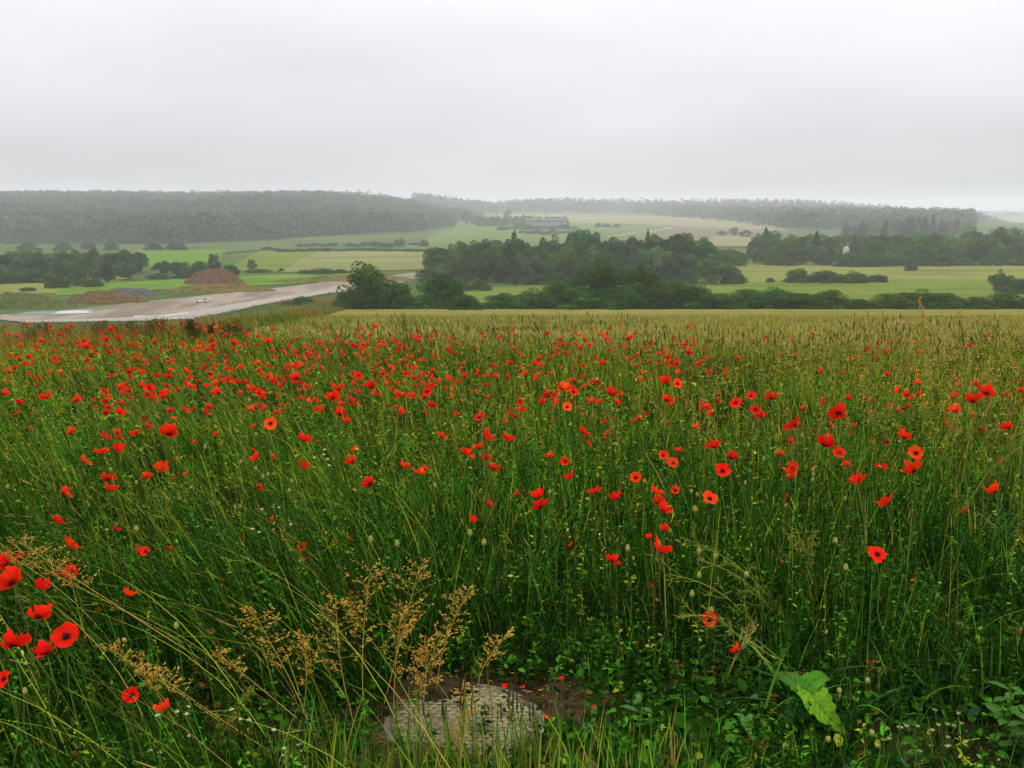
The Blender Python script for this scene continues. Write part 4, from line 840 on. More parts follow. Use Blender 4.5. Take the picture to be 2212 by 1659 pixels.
for i, (u, v, w, h, lab) in enumerate([(228, 702, 50, 10, 'small dark brown dock clump by the pale puddle'), (336, 704, 36, 18, 'dense dark dock clump hiding the pale barrier'), (500, 702, 60, 14, 'broad dark dock clump right of the road barrier'),
    (60, 706, 90, 16, 'dark brown dock clump at the far left edge of the field'), (140, 706, 80, 12, 'low brown dock clump second from the left'), (285, 706, 60, 11, 'low brown dock clump between the puddle and the barrier'), (430, 704, 60, 10, 'thin brown dock clump under the road barrier')]): dock_clump(u, v, w, h, lab)

# dry litter on the soil and over the cover, fresh blades along the bottom of the frame
r = np.random.RandomState(51); n = 1500; x = COVER[0] + r.normal(.15, .42, n); y = COVER[1] + r.normal(.2, .36, n); k = (y > 1.5); x, y = x[k], y[k]; n = len(x); on = np.hypot(x - COVER[0], y - COVER[1]) < .25; k = ~on | (r.uniform(0, 1, n) < .25); x, y = x[k], y[k]; n = len(x)
a = r.uniform(0, 6.283, n); L = r.uniform(.008, .05, n) * r.uniform(.3, 1, n); z = hang(x, y) + .028 + r.uniform(0, .006, n); D = np.stack([np.cos(a), np.sin(a), r.normal(0, .12, n)], 1)
V, F, C = spindles(np.stack([x, y, z], 1), D, L, r.uniform(.0008, .0024, n), pick(r, n, {'straw': 2, 'rust': 3, 'olive': 2}) * .8)
tag(obj('dry_litter', mesh('dry_litter', V, F, M_straw, C)), 'dry straw and leaf litter on the soil round the manhole cover', kind='stuff')
n = 760; x = r.uniform(-.75, .6, n); y = COVER[1] - .34 + r.uniform(-.28, .06, n)
V, F, C, tip, d = blades(x, y, r.uniform(.10, .30, n), r.uniform(.004, .008, n), np.abs(r.normal(.12, .2, n)), r.uniform(0, 6.283, n), 5, pick(r, n, {'lush': 3, 'lime': 3, 'mid': 2, 'olive': 1, 'straw': .6}), r)
tag(obj('front_grass', mesh('front_grass', V, F, M_grass, C)), 'bright young grass blades standing before the manhole cover', kind='stuff')

# tall tufts that break the far edge of the field
r = np.random.RandomState(52); X_, Y_, H_ = [], [], []
for u, v, m_ in ((880, 678, 60), (905, 690, 50), (1010, 690, 40), (1100, 686, 60), (1190, 688, 60), (760, 696, 40), (1290, 694, 40), (1430, 692, 50), (1560, 696, 40), (1700, 698, 50), (1840, 700, 40), (1960, 704, 40), (2130, 700, 70), (2190, 706, 50), (600, 700, 40), (470, 704, 30)):
    Yq = r.uniform(11.5, 14); t = at_y(u, v, Yq); xx = t[0] + r.normal(0, .16, m_); yy = Yq + r.normal(0, .16, m_); X_.append(xx); Y_.append(yy); H_.append((t[2] - terrain(xx, yy)) * r.uniform(.72, 1.02, m_))
X_, Y_, H_ = map(np.concatenate, (X_, Y_, H_)); n = len(X_); mb = MB()
V, F, C, tip, d = blades(X_, Y_, H_, r.uniform(.005, .009, n), .08 + np.abs(r.normal(.1, .16, n)), math.pi + r.normal(0, .7, n), 5, pick(r, n, {'deep': 3, 'mid': 3, 'olive': 2, 'lime': 1}), r, curl=2.0); mb.add(V, F, C)
V, F, C = spindles(tip - d * .01, d, r.uniform(.05, .11, n), .0042, pick(r, n, {'deep': 2, 'olive': 3, 'straw': .6})); mb.add(V, F, C)
tag(obj('tall_grass', mb.build('tall_grass', [M_straw])), 'tall dark grass tufts breaking the far edge of the poppy field', kind='stuff')

# ------------------------------------------------------------------ poppies
# measured in enlarged crops of the photo: (x, y, width[, kind]); kind o = open with dark heart, d = dark drooping, else seen from the side
CA = """22 522 60|122 590 60|105 650 50|302 545 62|487 567 50|755 488 60|828 505 45|897 475 50|895 385 45|960 490 66|935 525 52|1008 410 50|825 385 50|1090 375 45|1082 412 45|1182 370 45|1210 320 32|1320 355 58|1350 395 48|1370 335 36|1220 475 45|1060 515 50|1405 515 65|1540 520 45|1660 330 48|1650 370 46|1720 345 35|1765 350 28|1828 360 38|1660 520 62|1680 550 46|1710 410 54|1830 440 42|1905 420 66|1945 350 38|1985 358 28|2120 465 33|2175 490 64|2135 545 66|2190 590 46|2185 648 58|1490 195 45|1575 152 38|1648 150 34|1760 110 34|1720 185 56|1745 250 38|1740 280 32|1840 275 28|1925 153 24|2105 265 30|2045 195 36|2005 235 28|2075 220 24|2165 190 34|2180 240 24|1525 250 26|1565 290 24|1370 208 38|1335 185 28|1290 215 32|1260 172 24|1160 205 42|1258 93 28|1165 68 24|1110 95 32|1015 80 28|1413 85 24|1000 190 40|978 170 26|850 212 44|875 135 30|752 158 40|700 108 42|648 125 26|690 178 52|555 218 44|505 220 33|490 195 33|535 180 28|695 250 35|598 260 38|612 222 24|268 180 38|105 150 40|180 75 24|135 210 36|170 285 48|150 335 46|203 330 28|65 275 32|5 318 24|20 378 28|468 305 28|550 305 42|558 355 38|413 405 24|470 362 24|210 412 28|762 645 65|690 610 46|680 640 46|920 675 50 d|940 735 55|1090 635 52|1110 682 34|1085 775 88|1180 620 45|1245 620 38|1335 610 52|1310 640 50|460 770 60|362 648 32|750 770 48|760 805 48|683 812 58|655 900 72|742 880 74|830 780 54|870 775 50|1255 830 36|1388 785 42|1418 745 32|1630 730 44|1550 765 28|1735 705 82 o|1775 645 46|1815 590 38|1855 590 28|1640 880 48 d|1655 925 64|1735 922 42|1875 890 34|1943 818 78|1930 980 65|1200 1035 33|1065 962 34|1042 1013 92|935 1055 60|535 955 65|685 1070 80|705 1140 80|400 1158 78|355 1338 78|735 1390 60|1650 1118 50|1762 1325 48|1125 940 28|310 190 24|420 150 22|95 480 26|240 470 26|345 250 26|60 440 24|1440 160 24|1490 130 22|1600 210 24|1960 210 26|1880 170 24|600 560 28|610 600 26|735 575 24|480 710 28|195 745 36|1100 1060 26|1845 215 34|1810 240 30|1480 380 34|1490 360 30|2025 305 24|2090 130 22|2040 120 24|1420 190 22|905 210 26|330 230 22|390 195 26|25 90 26|60 140 24|1550 440 36|1955 545 30|1975 500 34|1915 500 34"""
CB = """370 8 20|398 52 18|352 80 34|258 98 18|286 97 20|305 110 22|32 182 30|58 203 22|85 245 26|110 175 25|138 162 28|153 222 22|240 122 26|265 148 30|330 135 20|255 245 25|285 230 30|270 270 28|318 258 25|315 302 30|345 220 30|375 315 36|398 328 22|160 307 25|425 195 28|470 172 36|442 120 20|488 118 18|505 222 30|470 235 25|468 265 25|545 215 28|530 278 26|480 342 35|408 363 42|580 340 28|582 388 42|632 275 24|630 235 28|740 138 18|765 118 18|800 165 32|845 188 30|875 165 22|812 235 24|838 240 24|950 157 18|935 205 28|985 178 22|985 117 20|1080 145 28|1125 100 28|1172 102 22|1177 130 26|1085 232 28|1135 190 24|1180 182 28|1175 215 28|1208 245 28|1245 250 20|1260 148 18|1285 183 22|1365 125 34|1362 238 25|1300 305 46|1325 275 48|1390 268 34|1280 310 24|1110 305 25|1152 300 36|1050 315 38|978 350 46|1005 305 24|880 300 30|873 330 30|890 380 44|850 408 28|1025 370 40|1055 378 40|1133 380 38|1205 325 30|1250 360 38|1385 362 35|1415 185 33|1460 180 30|1448 155 28|1460 230 24|1500 110 24|1540 125 22|1535 325 28|1588 308 38|1645 260 28|1700 300 44|1605 165 40|1632 97 24|1680 125 34|1710 152 44|1798 75 20|1840 152 46|1838 190 24|1928 215 22|1992 170 33|1895 245 33|1855 275 48|1805 243 18|1885 312 28|1918 358 36|1905 397 42|1972 390 28|1975 288 32|2030 245 34|2055 228 25|2085 265 46|2068 298 38|2105 280 30|2135 300 38|2195 85 36|2195 235 32|2185 188 33|2070 410 58|2138 412 60 o|2070 512 62|1738 478 74|1775 530 48|1632 525 48|1595 430 30|1455 445 66|1525 460 60 o|1495 440 46|1385 490 66|1410 480 46|1490 550 60 o|1400 628 32|1715 648 45|1575 700 60|1730 705 46|1710 738 38|1885 640 34|1950 600 34|1910 625 46|2080 648 34|1525 665 20|1225 530 52|1155 588 38|1190 612 42|1225 575 54|1122 640 32|975 607 64 o|845 600 38|820 490 33|1018 497 30|950 467 34|768 442 28|1000 430 36|665 458 58 o|655 500 48|692 548 50|498 583 54|555 490 46|430 530 34 d|470 490 46|490 555 30|590 435 38|680 422 32|722 400 38|420 415 28|605 465 28|645 588 26|105 425 33|110 497 58|150 465 50|168 432 33|225 420 34|220 460 30|268 470 34|210 520 48|255 540 34|172 540 36|155 595 54|198 642 44|340 440 68|375 490 40|315 420 38|750 730 58|1002 728 84|1130 745 70|1165 752 52|970 795 58|888 827 62|1015 855 52|1052 915 65|1388 850 52|1478 870 58 o|1508 972 58|1655 1055 68|1785 1095 78|1892 965 68 o|1338 795 32|1600 770 40|232 878 68|335 1005 70|525 905 58|615 943 68|643 915 38|328 865 26|250 808 46|40 765 33|935 860 24|1203 1060 40|1325 1085 78|1340 1140 72|1025 1132 52|918 1222 60|2052 835 60 o|2110 878 65 o|2140 815 45|2125 1040 60 o|2012 1058 68|2030 1115 66|2045 1160 84|2060 1280 60|2148 1250 34|1580 595 26|1550 560 26|1640 610 28|1700 600 26|1930 550 26|1770 620 24|2150 505 24|700 235 22|560 240 22|960 240 18|1030 190 20|1530 280 24|1360 460 26|870 520 22|1205 490 24|635 360 22|705 340 30|1560 210 26|1620 300 22|2000 340 26|1530 190 20"""
CC = """38 207 33|78 212 33|57 257 40|160 225 28|220 232 24|545 200 24|735 180 28|378 293 32|740 270 28|1098 297 34|1163 288 32|920 378 40|1335 250 30|1288 200 28|1962 150 33|1873 210 38|2165 325 30|1765 430 36|1790 455 24|1895 462 60|1540 460 54|1415 500 54|1473 528 60|1760 542 60|1888 572 92|1970 512 74|2105 530 34|2190 505 48|2178 445 28|2205 560 30|1600 583 34|1455 608 50|1080 552 50|935 572 54|1045 588 50 d|1205 560 44|1250 575 54 d|1690 568 38 d|1705 622 54 d|1770 630 72|1862 645 60 d|1222 642 38|1025 640 86|1045 672 44 d|1075 690 38|365 572 74 o|462 530 64 o|598 550 76|490 618 64 o|530 668 62|172 612 60|220 652 60|155 570 34|240 565 44|248 515 36|105 740 58|650 735 54 d|590 715 20|748 720 108|825 740 40 d|965 727 50|805 622 55|1140 728 42|1112 775 50 d|1150 820 48 d|1230 835 36|1345 822 66 d|1432 765 45|1440 800 62|1365 880 50 d|1518 897 105 o|1515 1015 102|1025 893 75 o|930 850 98|970 865 50|945 800 52|1082 983 60|1165 1080 94|1130 1010 46 d|1300 1000 64|735 1000 72|745 1045 68|705 1065 50|845 990 54 d|648 908 60|232 862 85|330 930 72|280 1010 98 o|730 830 54|1930 742 50 d|2117 740 78|1715 715 42|1770 745 34|198 1188 104 o|700 1195 52|1340 1220 95|2030 1150 92|1852 1278 55|2075 940 54 d|370 1380 28|1390 190 26|1350 190 24|360 360 24|415 300 24|75 420 22|2125 325 24|1430 360 24|1490 360 24"""
CD = """435 188 95|130 270 70|50 305 105|80 425 150|258 458 95|455 350 98 o|385 375 60|885 222 62|935 220 70 o|1075 212 58|1470 120 50 d|1570 120 48 d|1937 182 65 o|1932 290 55|808 500 75|625 600 46|640 470 28|245 645 115|425 765 175 o|85 830 150|300 880 135|30 1035 112 o|845 1140 115 o|1060 1238 100"""
CE = """208 140 45|1748 260 70|1980 130 50|2045 210 90|1515 165 30|1965 390 54 d"""
CF = """1270 235 116 o|195 652 104 o|375 865 74|1765 560 26 d|2170 740 38 d"""
raw = []
for txt, x0, y0, sc in ((CA, 0, 1000, 2.011), (CB, 1000, 1000, 1.8433), (CC, 2164, 1000, 2.011), (CD, 0, 1650, 2.011), (CE, 1000, 1650, 1.8433), (CF, 2164, 1650, 2.011)):
    for e in txt.split('|'):
        q = e.split(); raw.append(((x0 + float(q[0]) / sc) * .67770, (y0 + float(q[1]) / sc) * .67770, float(q[2]) / sc * .67770, q[3] if len(q) > 3 else 's'))
rp = np.random.RandomState(123)
def place(u, v, w):
    """height above ground that gives a poppy of natural size at this spot"""
    best = None
    for h in np.linspace(.16, .95, 40):
        p = at(u, v, h)
        if p is None or p[1] > 22: continue
        D = px(p, w); hp = .62 * float(tallness(p[0], p[1])); c = (math.log(D / .066) / .22) ** 2 + ((h - hp) / .16) ** 2
        if best is None or c < best[0]: best = (c, p, D, h)
    if best is None:
        p = at_y(u, v, 17.0); best = (0, p, px(p, w), p[2] - float(terrain(p[0], 17.0)))
    return best[1], best[2], best[3]
pop = [(u, v, w, k) + place(u, v, w) for u, v, w, k in raw]
pop.sort(key=lambda q: -q[2])

M_petal = new_mat('poppy_petal')
def _petal():
    m = M_petal; L = m.node_tree.links.new
    a = N_(m, 'ShaderNodeAttribute', attribute_name='Col'); p = N_(m, 'ShaderNodeBsdfPrincipled'); p.inputs['Roughness'].default_value = .55; p.inputs['Specular IOR Level'].default_value = .05
    g = N_(m, 'ShaderNodeTexCoord'); n = N_(m, 'ShaderNodeTexNoise'); n.inputs['Scale'].default_value = 260; n.inputs['Detail'].default_value = 2; L(g.outputs['Object'], n.inputs['Vector'])
    b = N_(m, 'ShaderNodeBump'); b.inputs['Distance'].default_value = .002; b.inputs['Strength'].default_value = .6; L(n.outputs['Fac'], b.inputs['Height']); L(b.outputs[0], p.inputs['Normal'])
    L(a.outputs['Color'], p.inputs['Base Color']); t = N_(m, 'ShaderNodeBsdfTranslucent'); L(a.outputs['Color'], t.inputs['Color'])
    x = N_(m, 'ShaderNodeMixShader'); x.inputs[0].default_value = .42; L(p.outputs[0], x.inputs[1]); L(t.outputs[0], x.inputs[2]); o = N_(m, 'ShaderNodeOutputMaterial'); L(x.outputs[0], o.inputs['Surface'])
_petal()
M_stem = leafmat('poppy_stem', (.075, .12, .025), rough=.6, trans=.1)
M_heart = leafmat('poppy_heart', (.012, .010, .012), rough=.8, trans=0, spec=.1)
M_pod = leafmat('poppy_pod', (.26, .25, .06), rough=.6, trans=.15)
def petal_geo(r, ang, half, R, cup, outer, col, nu=7, nv=6, ragged=.06):
    """one petal: a fan of half-angle half, heading ang, radius R; cup 0 = flat, 1 = closed"""
    a = np.linspace(-half, half, nu)[:, None] * np.ones((1, nv)); s = np.linspace(.05, 1, nv)[None]
    wob = r.normal(0, ragged, (nu, 1)); rad = R * s * (1 - .22 * np.abs(a / half) ** 3) * (1 + wob * s ** 3)
    lift = cup * (math.pi / 2) * s ** .85
    cx_ = np.cumsum(np.concatenate([rad[:, :1], np.diff(rad, axis=1)], 1) * np.cos(lift), axis=1); cz_ = np.cumsum(np.concatenate([rad[:, :1], np.diff(rad, axis=1)], 1) * np.sin(lift), axis=1)
    cz_ = cz_ + R * .10 * np.sin(a * 4.5 + r.uniform(0, 6)) * s ** 2 + R * .05 * np.sin(a * 11 + r.uniform(0, 6)) * s ** 3 + r.normal(0, .022 * R, (nu, nv)) * s ** 2 + (0.0 if outer else .06 * R)
    curl = 1 - .35 * cup * s * (np.abs(a) / half) ** 2
    V = np.stack([cx_ * np.cos(a * curl + ang), cx_ * np.sin(a * curl + ang), cz_], -1).reshape(-1, 3)
    c = np.asarray(col)[None, None] * (1 + r.normal(0, .05, (nu, nv, 1))) * ((.62 + .42 * s) * (1 + .13 * np.sin(a * 23 + r.uniform(0, 6)) * (1 - .5 * s)))[..., None]; blot = np.clip((.29 - s) / .12, 0, 1)[..., None] * np.ones((nu, 1, 1)); c = c * (1 - .93 * blot) + np.array([.012, .004, .01]) * blot
    return V, grid_faces(nu, nv), c.reshape(-1, 3)
def rot_to(nrm, spin):
    n = np.asarray(nrm, float); n /= np.linalg.norm(n); t = np.cross(n, [.2, .9, .35]); t /= np.linalg.norm(t); b = np.cross(n, t); c, s = math.cos(spin), math.sin(spin)
    return np.stack([t * c + b * s, -t * s + b * c, n], 1)
def ball(c, R, n=6, m=8, sq=1.0):
    th = np.linspace(0, math.pi, n)[:, None]; ph = np.linspace(0, 2 * math.pi, m + 1)[None, :-1]
    V = np.stack([R * np.sin(th) * np.cos(ph), R * np.sin(th) * np.sin(ph), sq * R * np.cos(th) * np.ones_like(ph)], -1).reshape(-1, 3) + np.asarray(c)
    i, j = np.meshgrid(np.arange(n - 1), np.arange(m), indexing='ij'); return V, np.stack([i * m + j, (i + 1) * m + j, (i + 1) * m + (j + 1) % m, i * m + (j + 1) % m], -1).reshape(-1, 4)
REDS = [(.90, .022, .004), (.84, .014, .004), (.93, .045, .006), (.78, .010, .006), (.95, .085, .010)]
def poppy_parts(r, D, h, kind, small):
    """arrays for a poppy standing at the origin with its head at height h"""
    R = D * {'o': .54, 'd': .60, 's': .82}[kind]; lx, ly = r.uniform(-.12, .08) * h, r.uniform(-.06, .10) * h                   # the foot is offset: the stem leans
    if kind == 'o': nrm = (r.uniform(-.35, .35), -r.uniform(.75, 1.1), r.uniform(.55, .95)); cup = r.uniform(.24, .46)
    elif kind == 'd': nrm = (r.uniform(-.9, .9), r.uniform(-.7, .3), r.uniform(-.35, .3)); cup = r.uniform(.5, .8)
    else: nrm = (r.uniform(-.9, .9), r.uniform(-.12, .9), r.uniform(.3, 1)); cup = r.uniform(.52, .86)
    M = rot_to(nrm, r.uniform(0, 6.28)); col = np.array(REDS[r.choice(5, p=[.38, .34, .14, .1, .04])]) * r.uniform(.8, 1.12)
    if kind == 'd': col = col * np.array([.55, .5, 1.2])
    out = {'petal': []}
    half = 1.02 if kind != 'd' else .8; npt = 4 if kind != 'd' else 3; nu, nv = (4, 3) if small else (9, 7)
    for i in range(npt):
        V, F, c = petal_geo(r, i * 2 * math.pi / npt + r.normal(0, .08), half * r.uniform(.9, 1.08), R * r.uniform(.88, 1.06), np.clip(cup + r.normal(0, .09 if kind == 'o' else .16), .05, .92), i % 2 == 0, col, nu, nv, .07 if kind == 'o' else .14)
        out['petal'].append((V @ M.T + [0, 0, h], F, c))
    V, F = ball((0, 0, R * .16), R * .13, 5, 7, 1.2); out['pod'] = (V @ M.T + [0, 0, h], F)
    k = 10 if small else 44; ph = r.uniform(0, 6.28, k); rr_ = R * r.uniform(.10, .26, k); C0 = np.stack([rr_ * np.cos(ph), rr_ * np.sin(ph), R * r.uniform(.10, .24, k)], 1); V, F = leaves(C0, r.normal(size=(k, 3)), R * .07, r); out['st'] = (V @ M.T + [0, 0, h], F)
    base = np.array([-lx, -ly, -.01]); top = np.array([0, 0, h]) - M[:, 2] * .005
    P = [base + (top - base) * t + np.array([r.normal(0, .012), r.normal(0, .012), 0]) * math.sin(t * math.pi) for t in np.linspace(0, 1, 6)]; P[4] = P[4] - M[:, 2] * [.02, .02, .01]
    out['stem'] = tube(P, np.linspace(.0024, .0017, 6), 3 if small else 5)
    return out
POPG = 'red poppies in the field'
bands = [(0, 735, 'along the far edge of the field'), (735, 785, 'in the far part of the field'), (785, 845, 'in the middle of the field'), (845, 905, 'in the thick belt across the middle'), (905, 990, 'in the loose rows before the belt'), (990, 1110, 'on the near slope of the field'), (1110, 1290, 'in the near grass'), (1290, 1700, 'nearest the camera')]
cols_ = ['by the left edge', 'left of the middle', 'in the middle', 'right of the middle', 'by the right edge']
look = {'o': 'open dark-hearted poppy', 'd': 'drooping crimson poppy', 's': 'scarlet poppy'}
top300 = pop[:300]
cnt = {}
for q in sorted(top300, key=lambda q: q[0]):
    b = next(i for i, (a, c, _) in enumerate(bands) if a <= q[1] < c); key = (b, q[3]); cnt[key] = cnt.get(key, 0) + 1
seen = {}
lab_of = {}
for q in sorted(top300, key=lambda q: q[0]):
    b = next(i for i, (a, c, _) in enumerate(bands) if a <= q[1] < c); key = (b, q[3]); i = seen.get(key, 0); seen[key] = i + 1
    if cnt[key] == 1: lab_of[id(q)] = 'the only ' + look[q[3]] + ' ' + bands[b][2]
    else: lab_of[id(q)] = ordw[i] + ' ' + look[q[3]] + ' from the left ' + bands[b][2]
for i, q in enumerate(top300):
    u, v, w, k, p, D, h = q; r = np.random.RandomState(1000 + i); small = w * .463 < 9.5
    G = poppy_parts(r, D, h, k, small); base = (p[0], p[1], p[2] - h)
    if small:
        mb = MB(); [mb.add(V, F, c, 0) for V, F, c in G['petal']]; mb.add(*G['stem'], (1, 1, 1), 1); mb.add(*G['pod'], (1, 1, 1), 2); mb.add(*G['st'], (1, 1, 1), 2)
        root = obj('poppy', mb.build('poppy', [M_petal, M_stem, M_heart], False), loc=base)
    else:
        root = empty('poppy', base)
        for V, F, c in G['petal']: obj('petal', mesh('petal', V, F, M_petal, c, smooth=True), root)
        obj('stem', mesh('stem', *G['stem'], M_stem, smooth=True), root); hrt = obj('seed_pod', mesh('seed_pod', *G['pod'], M_heart, smooth=True), root); obj('stamens', mesh('stamens', *G['st'], M_heart), hrt)
    tag(root, lab_of[id(q)], 'poppy', POPG)
mb = MB(); rest = [(q[4], q[5], q[6], q[3]) for q in pop[300:]]
for _ in range(480):                                     # the small half-hidden ones between
    if _ % 6 == 0: cu, cv = rp.uniform(0, 2000), 715 + 165 * rp.uniform(0, 1)
    u = cu + rp.normal(0, 32); v = max(702, cv + rp.normal(0, 12))
    if u > 1500 and rp.uniform() < .75: continue
    if 600 < u and v < 712: continue
    p, D, h = place(u, v, rp.uniform(8.5, 13) * (.75 + (v - 700) / 300)); rest.append((p, D, h * .92, 's'))
for i, (p, D, h, k) in enumerate(rest):
    G = poppy_parts(np.random.RandomState(5000 + i), D, h, k, True); b = np.array([p[0], p[1], p[2] - h])
    [mb.add(V + b, F, c, 0) for V, F, c in G['petal']]; mb.add(G['stem'][0] + b, G['stem'][1], (1, 1, 1), 1)
tag(obj('distant_poppies', mb.build('distant_poppies', [M_petal, M_stem])), 'smallest far poppies scattered through the grass', kind='stuff')

# buds and seed heads on bare stalks
def seed_head(u, v, w, label, droop=False, col=None):
    p, D, h = None, None, None
    for hh in (np.linspace(.1, .8, 29)):
        q = at(u, v, hh)
        if q is None: continue
        d = px(q, w); c = abs(math.log(d / .014)) + abs(hh - .5 * float(tallness(q[0], q[1]))) * 2
        if p is None or c < best_[0]: best_ = (c,); p, D, h = q, d, hh
    r = np.random.RandomState(int(u * 7 + v)); root = empty('poppy_bud' if droop else 'poppy_seed_head', (p[0], p[1], p[2] - h)); R = D * .5
    if droop:
        P = [[.03, .02, -.01], [.015, .01, h * .6], [0.005, 0, h + .035], [-.012, 0, h + .05], [-.028, 0, h + .035], [-.03, 0, h + R * 1.3]]; c = (-.03, 0, h)
    else: P = [[r.uniform(-.06, .06), .03, -.01], [.01, .01, h * .5], [0, 0, h - R]]; c = (0, 0, h)
    obj('stem', mesh('stem', *tube(P, .0016, 5), M_stem, smooth=True), root)
    V, F = ball(c, R, 7, 9, 1.45); b = obj('bud' if droop else 'pod', mesh('pod', V, F, M_pod, smooth=True), root)
    if not droop: obj('cap', mesh('cap', *ball((0, 0, h + R * 1.42), R * .75, 4, 9, .25), M_pod, smooth=True), b)
    tag(root, label, 'poppy bud' if droop else 'seed head', 'poppy buds' if droop else 'pale poppy seed heads')
SH = [(2164, 1000, 2.011, "1377 715|480 890|545 930|445 845|460 960|455 1010|427 1085|80 1140|118 1160|102 1255|860 1000|862 1030|858 1065|1065 1185|685 1230|2027 660|1948 655|1805 650|1995 940|790 780"),
      (0, 1000, 2.011, "415 1005|710 1000|875 1083|905 875|1545 950|1640 995|1315 855|1720 1030|1685 1045|1870 1075|1855 1135|1640 775|50 1110|1600 555"), (1000, 1000, 1.8433, "1385 1048|1945 985|1668 950|712 1010"),
      (1000, 1650, 1.8433, "918 92|1000 148|335 130|490 155|1845 182|2025 155"), (2164, 1650, 2.011, "1003 152|1070 322|130 370|85 490|235 245|208 598|130 215"), (0, 1650, 2.011, "1130 695|875 75|160 1115")]
sp = sorted([((x0 + float(e.split()[0]) / s) * .6777, (y0 + float(e.split()[1]) / s) * .6777) for x0, y0, s, t in SH for e in t.split('|')])
for i, (u, v) in enumerate(sp): seed_head(u, v, 7 + 4 * (v > 1100), ordw[i] + ' pale poppy seed head from the left')
for x, y, lab in ((1265, 1045, 'nodding green poppy bud above the big pale leaf'), (1300, 1380, 'nodding poppy bud over the bare soil at lower right'), (1020, 1420, 'nodding poppy bud below the tip of the big pale leaf'), (485, 365, 'nodding bud left of the lone open poppy at right'), (1085, 1110, 'upright plump bud beside the big pale leaf')):
    seed_head((2164 + x / 2.011) * .6777, (1650 + y / 2.011) * .6777, 11, lab, droop=True)

# mayweed daisies
M_daisy_w = leafmat('daisy_ray', (.55, .55, .46), rough=.6, trans=.25); M_daisy_y = leafmat('daisy_disc', (.55, .38, .03), rough=.7, trans=0)
def daisy(u, v, label):
    hh = .30 if v > 1150 else .5; p = at(u, v, hh * float(tallness(*at(u, v, hh)[:2]))); h = p[2] - float(terrain(p[0], p[1])); r = np.random.RandomState(int(u * 3 + v)); R = max(px(p, 6.5) * .5, .006)
    root = empty('mayweed_flower', (p[0], p[1], p[2] - h)); obj('stem', mesh('stem', *tube([[.03, .02, -.01], [.01, 0, h * .6], [0, 0, h]], .0012, 4), M_stem), root)
    V, F = ball((0, 0, h + R * .15), R * .48, 6, 9, .9); obj('disc', mesh('disc', V, F, M_daisy_y, smooth=True), root)
    mb = MB()
    for k in range(11):
        a = k * 2 * math.pi / 11 + r.normal(0, .1); dr = r.uniform(-.75, -.15); L = R * r.uniform(.85, 1.1); w = R * .19; d = np.array([math.cos(a), math.sin(a), 0]); t = np.array([-math.sin(a), math.cos(a), 0]); z = np.array([0, 0, 1.0])
        b = np.array([0, 0, h]) + d * R * .35; mb.add(np.array([b - t * w * .5, b + t * w * .5, b + d * L * .6 + t * w + z * dr * L * .3, b + d * L * .6 - t * w + z * dr * L * .3, b + d * L + z * dr * L * .8]), np.array([[0, 1, 2], [0, 2, 3], [3, 2, 4]]))
    obj('ray_petals', mb.build('ray_petals', [M_daisy_w]), root); tag(root, label, 'daisy', 'small mayweed daisies')
DZ = [(0, 1650, 2.011, "1615 70|1660 90|1755 75|1865 35|995 1215|1010 1262|1135 1240|1195 1255|1205 1210|1485 1225|1540 1288|1595 1295|1210 1395|958 1490|830 1575|1755 1355|1820 1475|1915 1450|1940 1490|1820 1520|1955 1595|1030 1500|1625 70|795 775"), (0, 1000, 2.011, "1680 1250|1750 1235|1790 1240|2015 920|2075 900|2100 930|2110 970|2080 870|1860 1350")]
dz = sorted([((x0 + float(e.split()[0]) / s) * .6777, (y0 + float(e.split()[1]) / s) * .6777) for x0, y0, s, t in DZ for e in t.split('|')])
for i, (u, v) in enumerate(dz): daisy(u, v, ordw[i] + ' tiny white and yellow mayweed daisy from the left')

# fallen petals on the soil
for i, (x, y, x0, s, lab) in enumerate([(895, 828, 1000, 1.8433, 'fallen red petal on the soil behind the manhole cover'), (1218, 985, 1000, 1.8433, 'fallen crimson petal right behind the manhole cover'), (1630, 1100, 1000, 1.8433, 'fallen red petal on the soil right of the cover, left of its pair'), (1668, 1080, 1000, 1.8433, 'fallen red petal on the soil right of the cover, right of its pair'),
    (1140, 1003, 1000, 1.8433, 'fallen orange petal at the back rim of the cover'), (1380, 1155, 1000, 1.8433, 'fallen orange petal on the right rim of the cover'), (1465, 962, 1000, 1.8433, 'tiny fallen petal in the weeds behind the cover'), (1130, 790, 1000, 1.8433, 'fallen red petal at the foot of the tall grass'), (730, 768, 1000, 1.8433, 'fallen red petal behind the golden grass plumes')]):
    p = at((x0 + x / s) * .6777, (1650 + y / s) * .6777, .03); r = np.random.RandomState(i); V, F, c = petal_geo(r, r.uniform(0, 6), .9, .024, .2, True, REDS[i % 3]); V = V @ rot_to((r.uniform(-.3, .3), -.25, 1), 0).T
    tag(obj('fallen_petal', mesh('fallen_petal', V, F, M_petal, c, smooth=True), loc=p), lab, 'petal', 'fallen poppy petals')

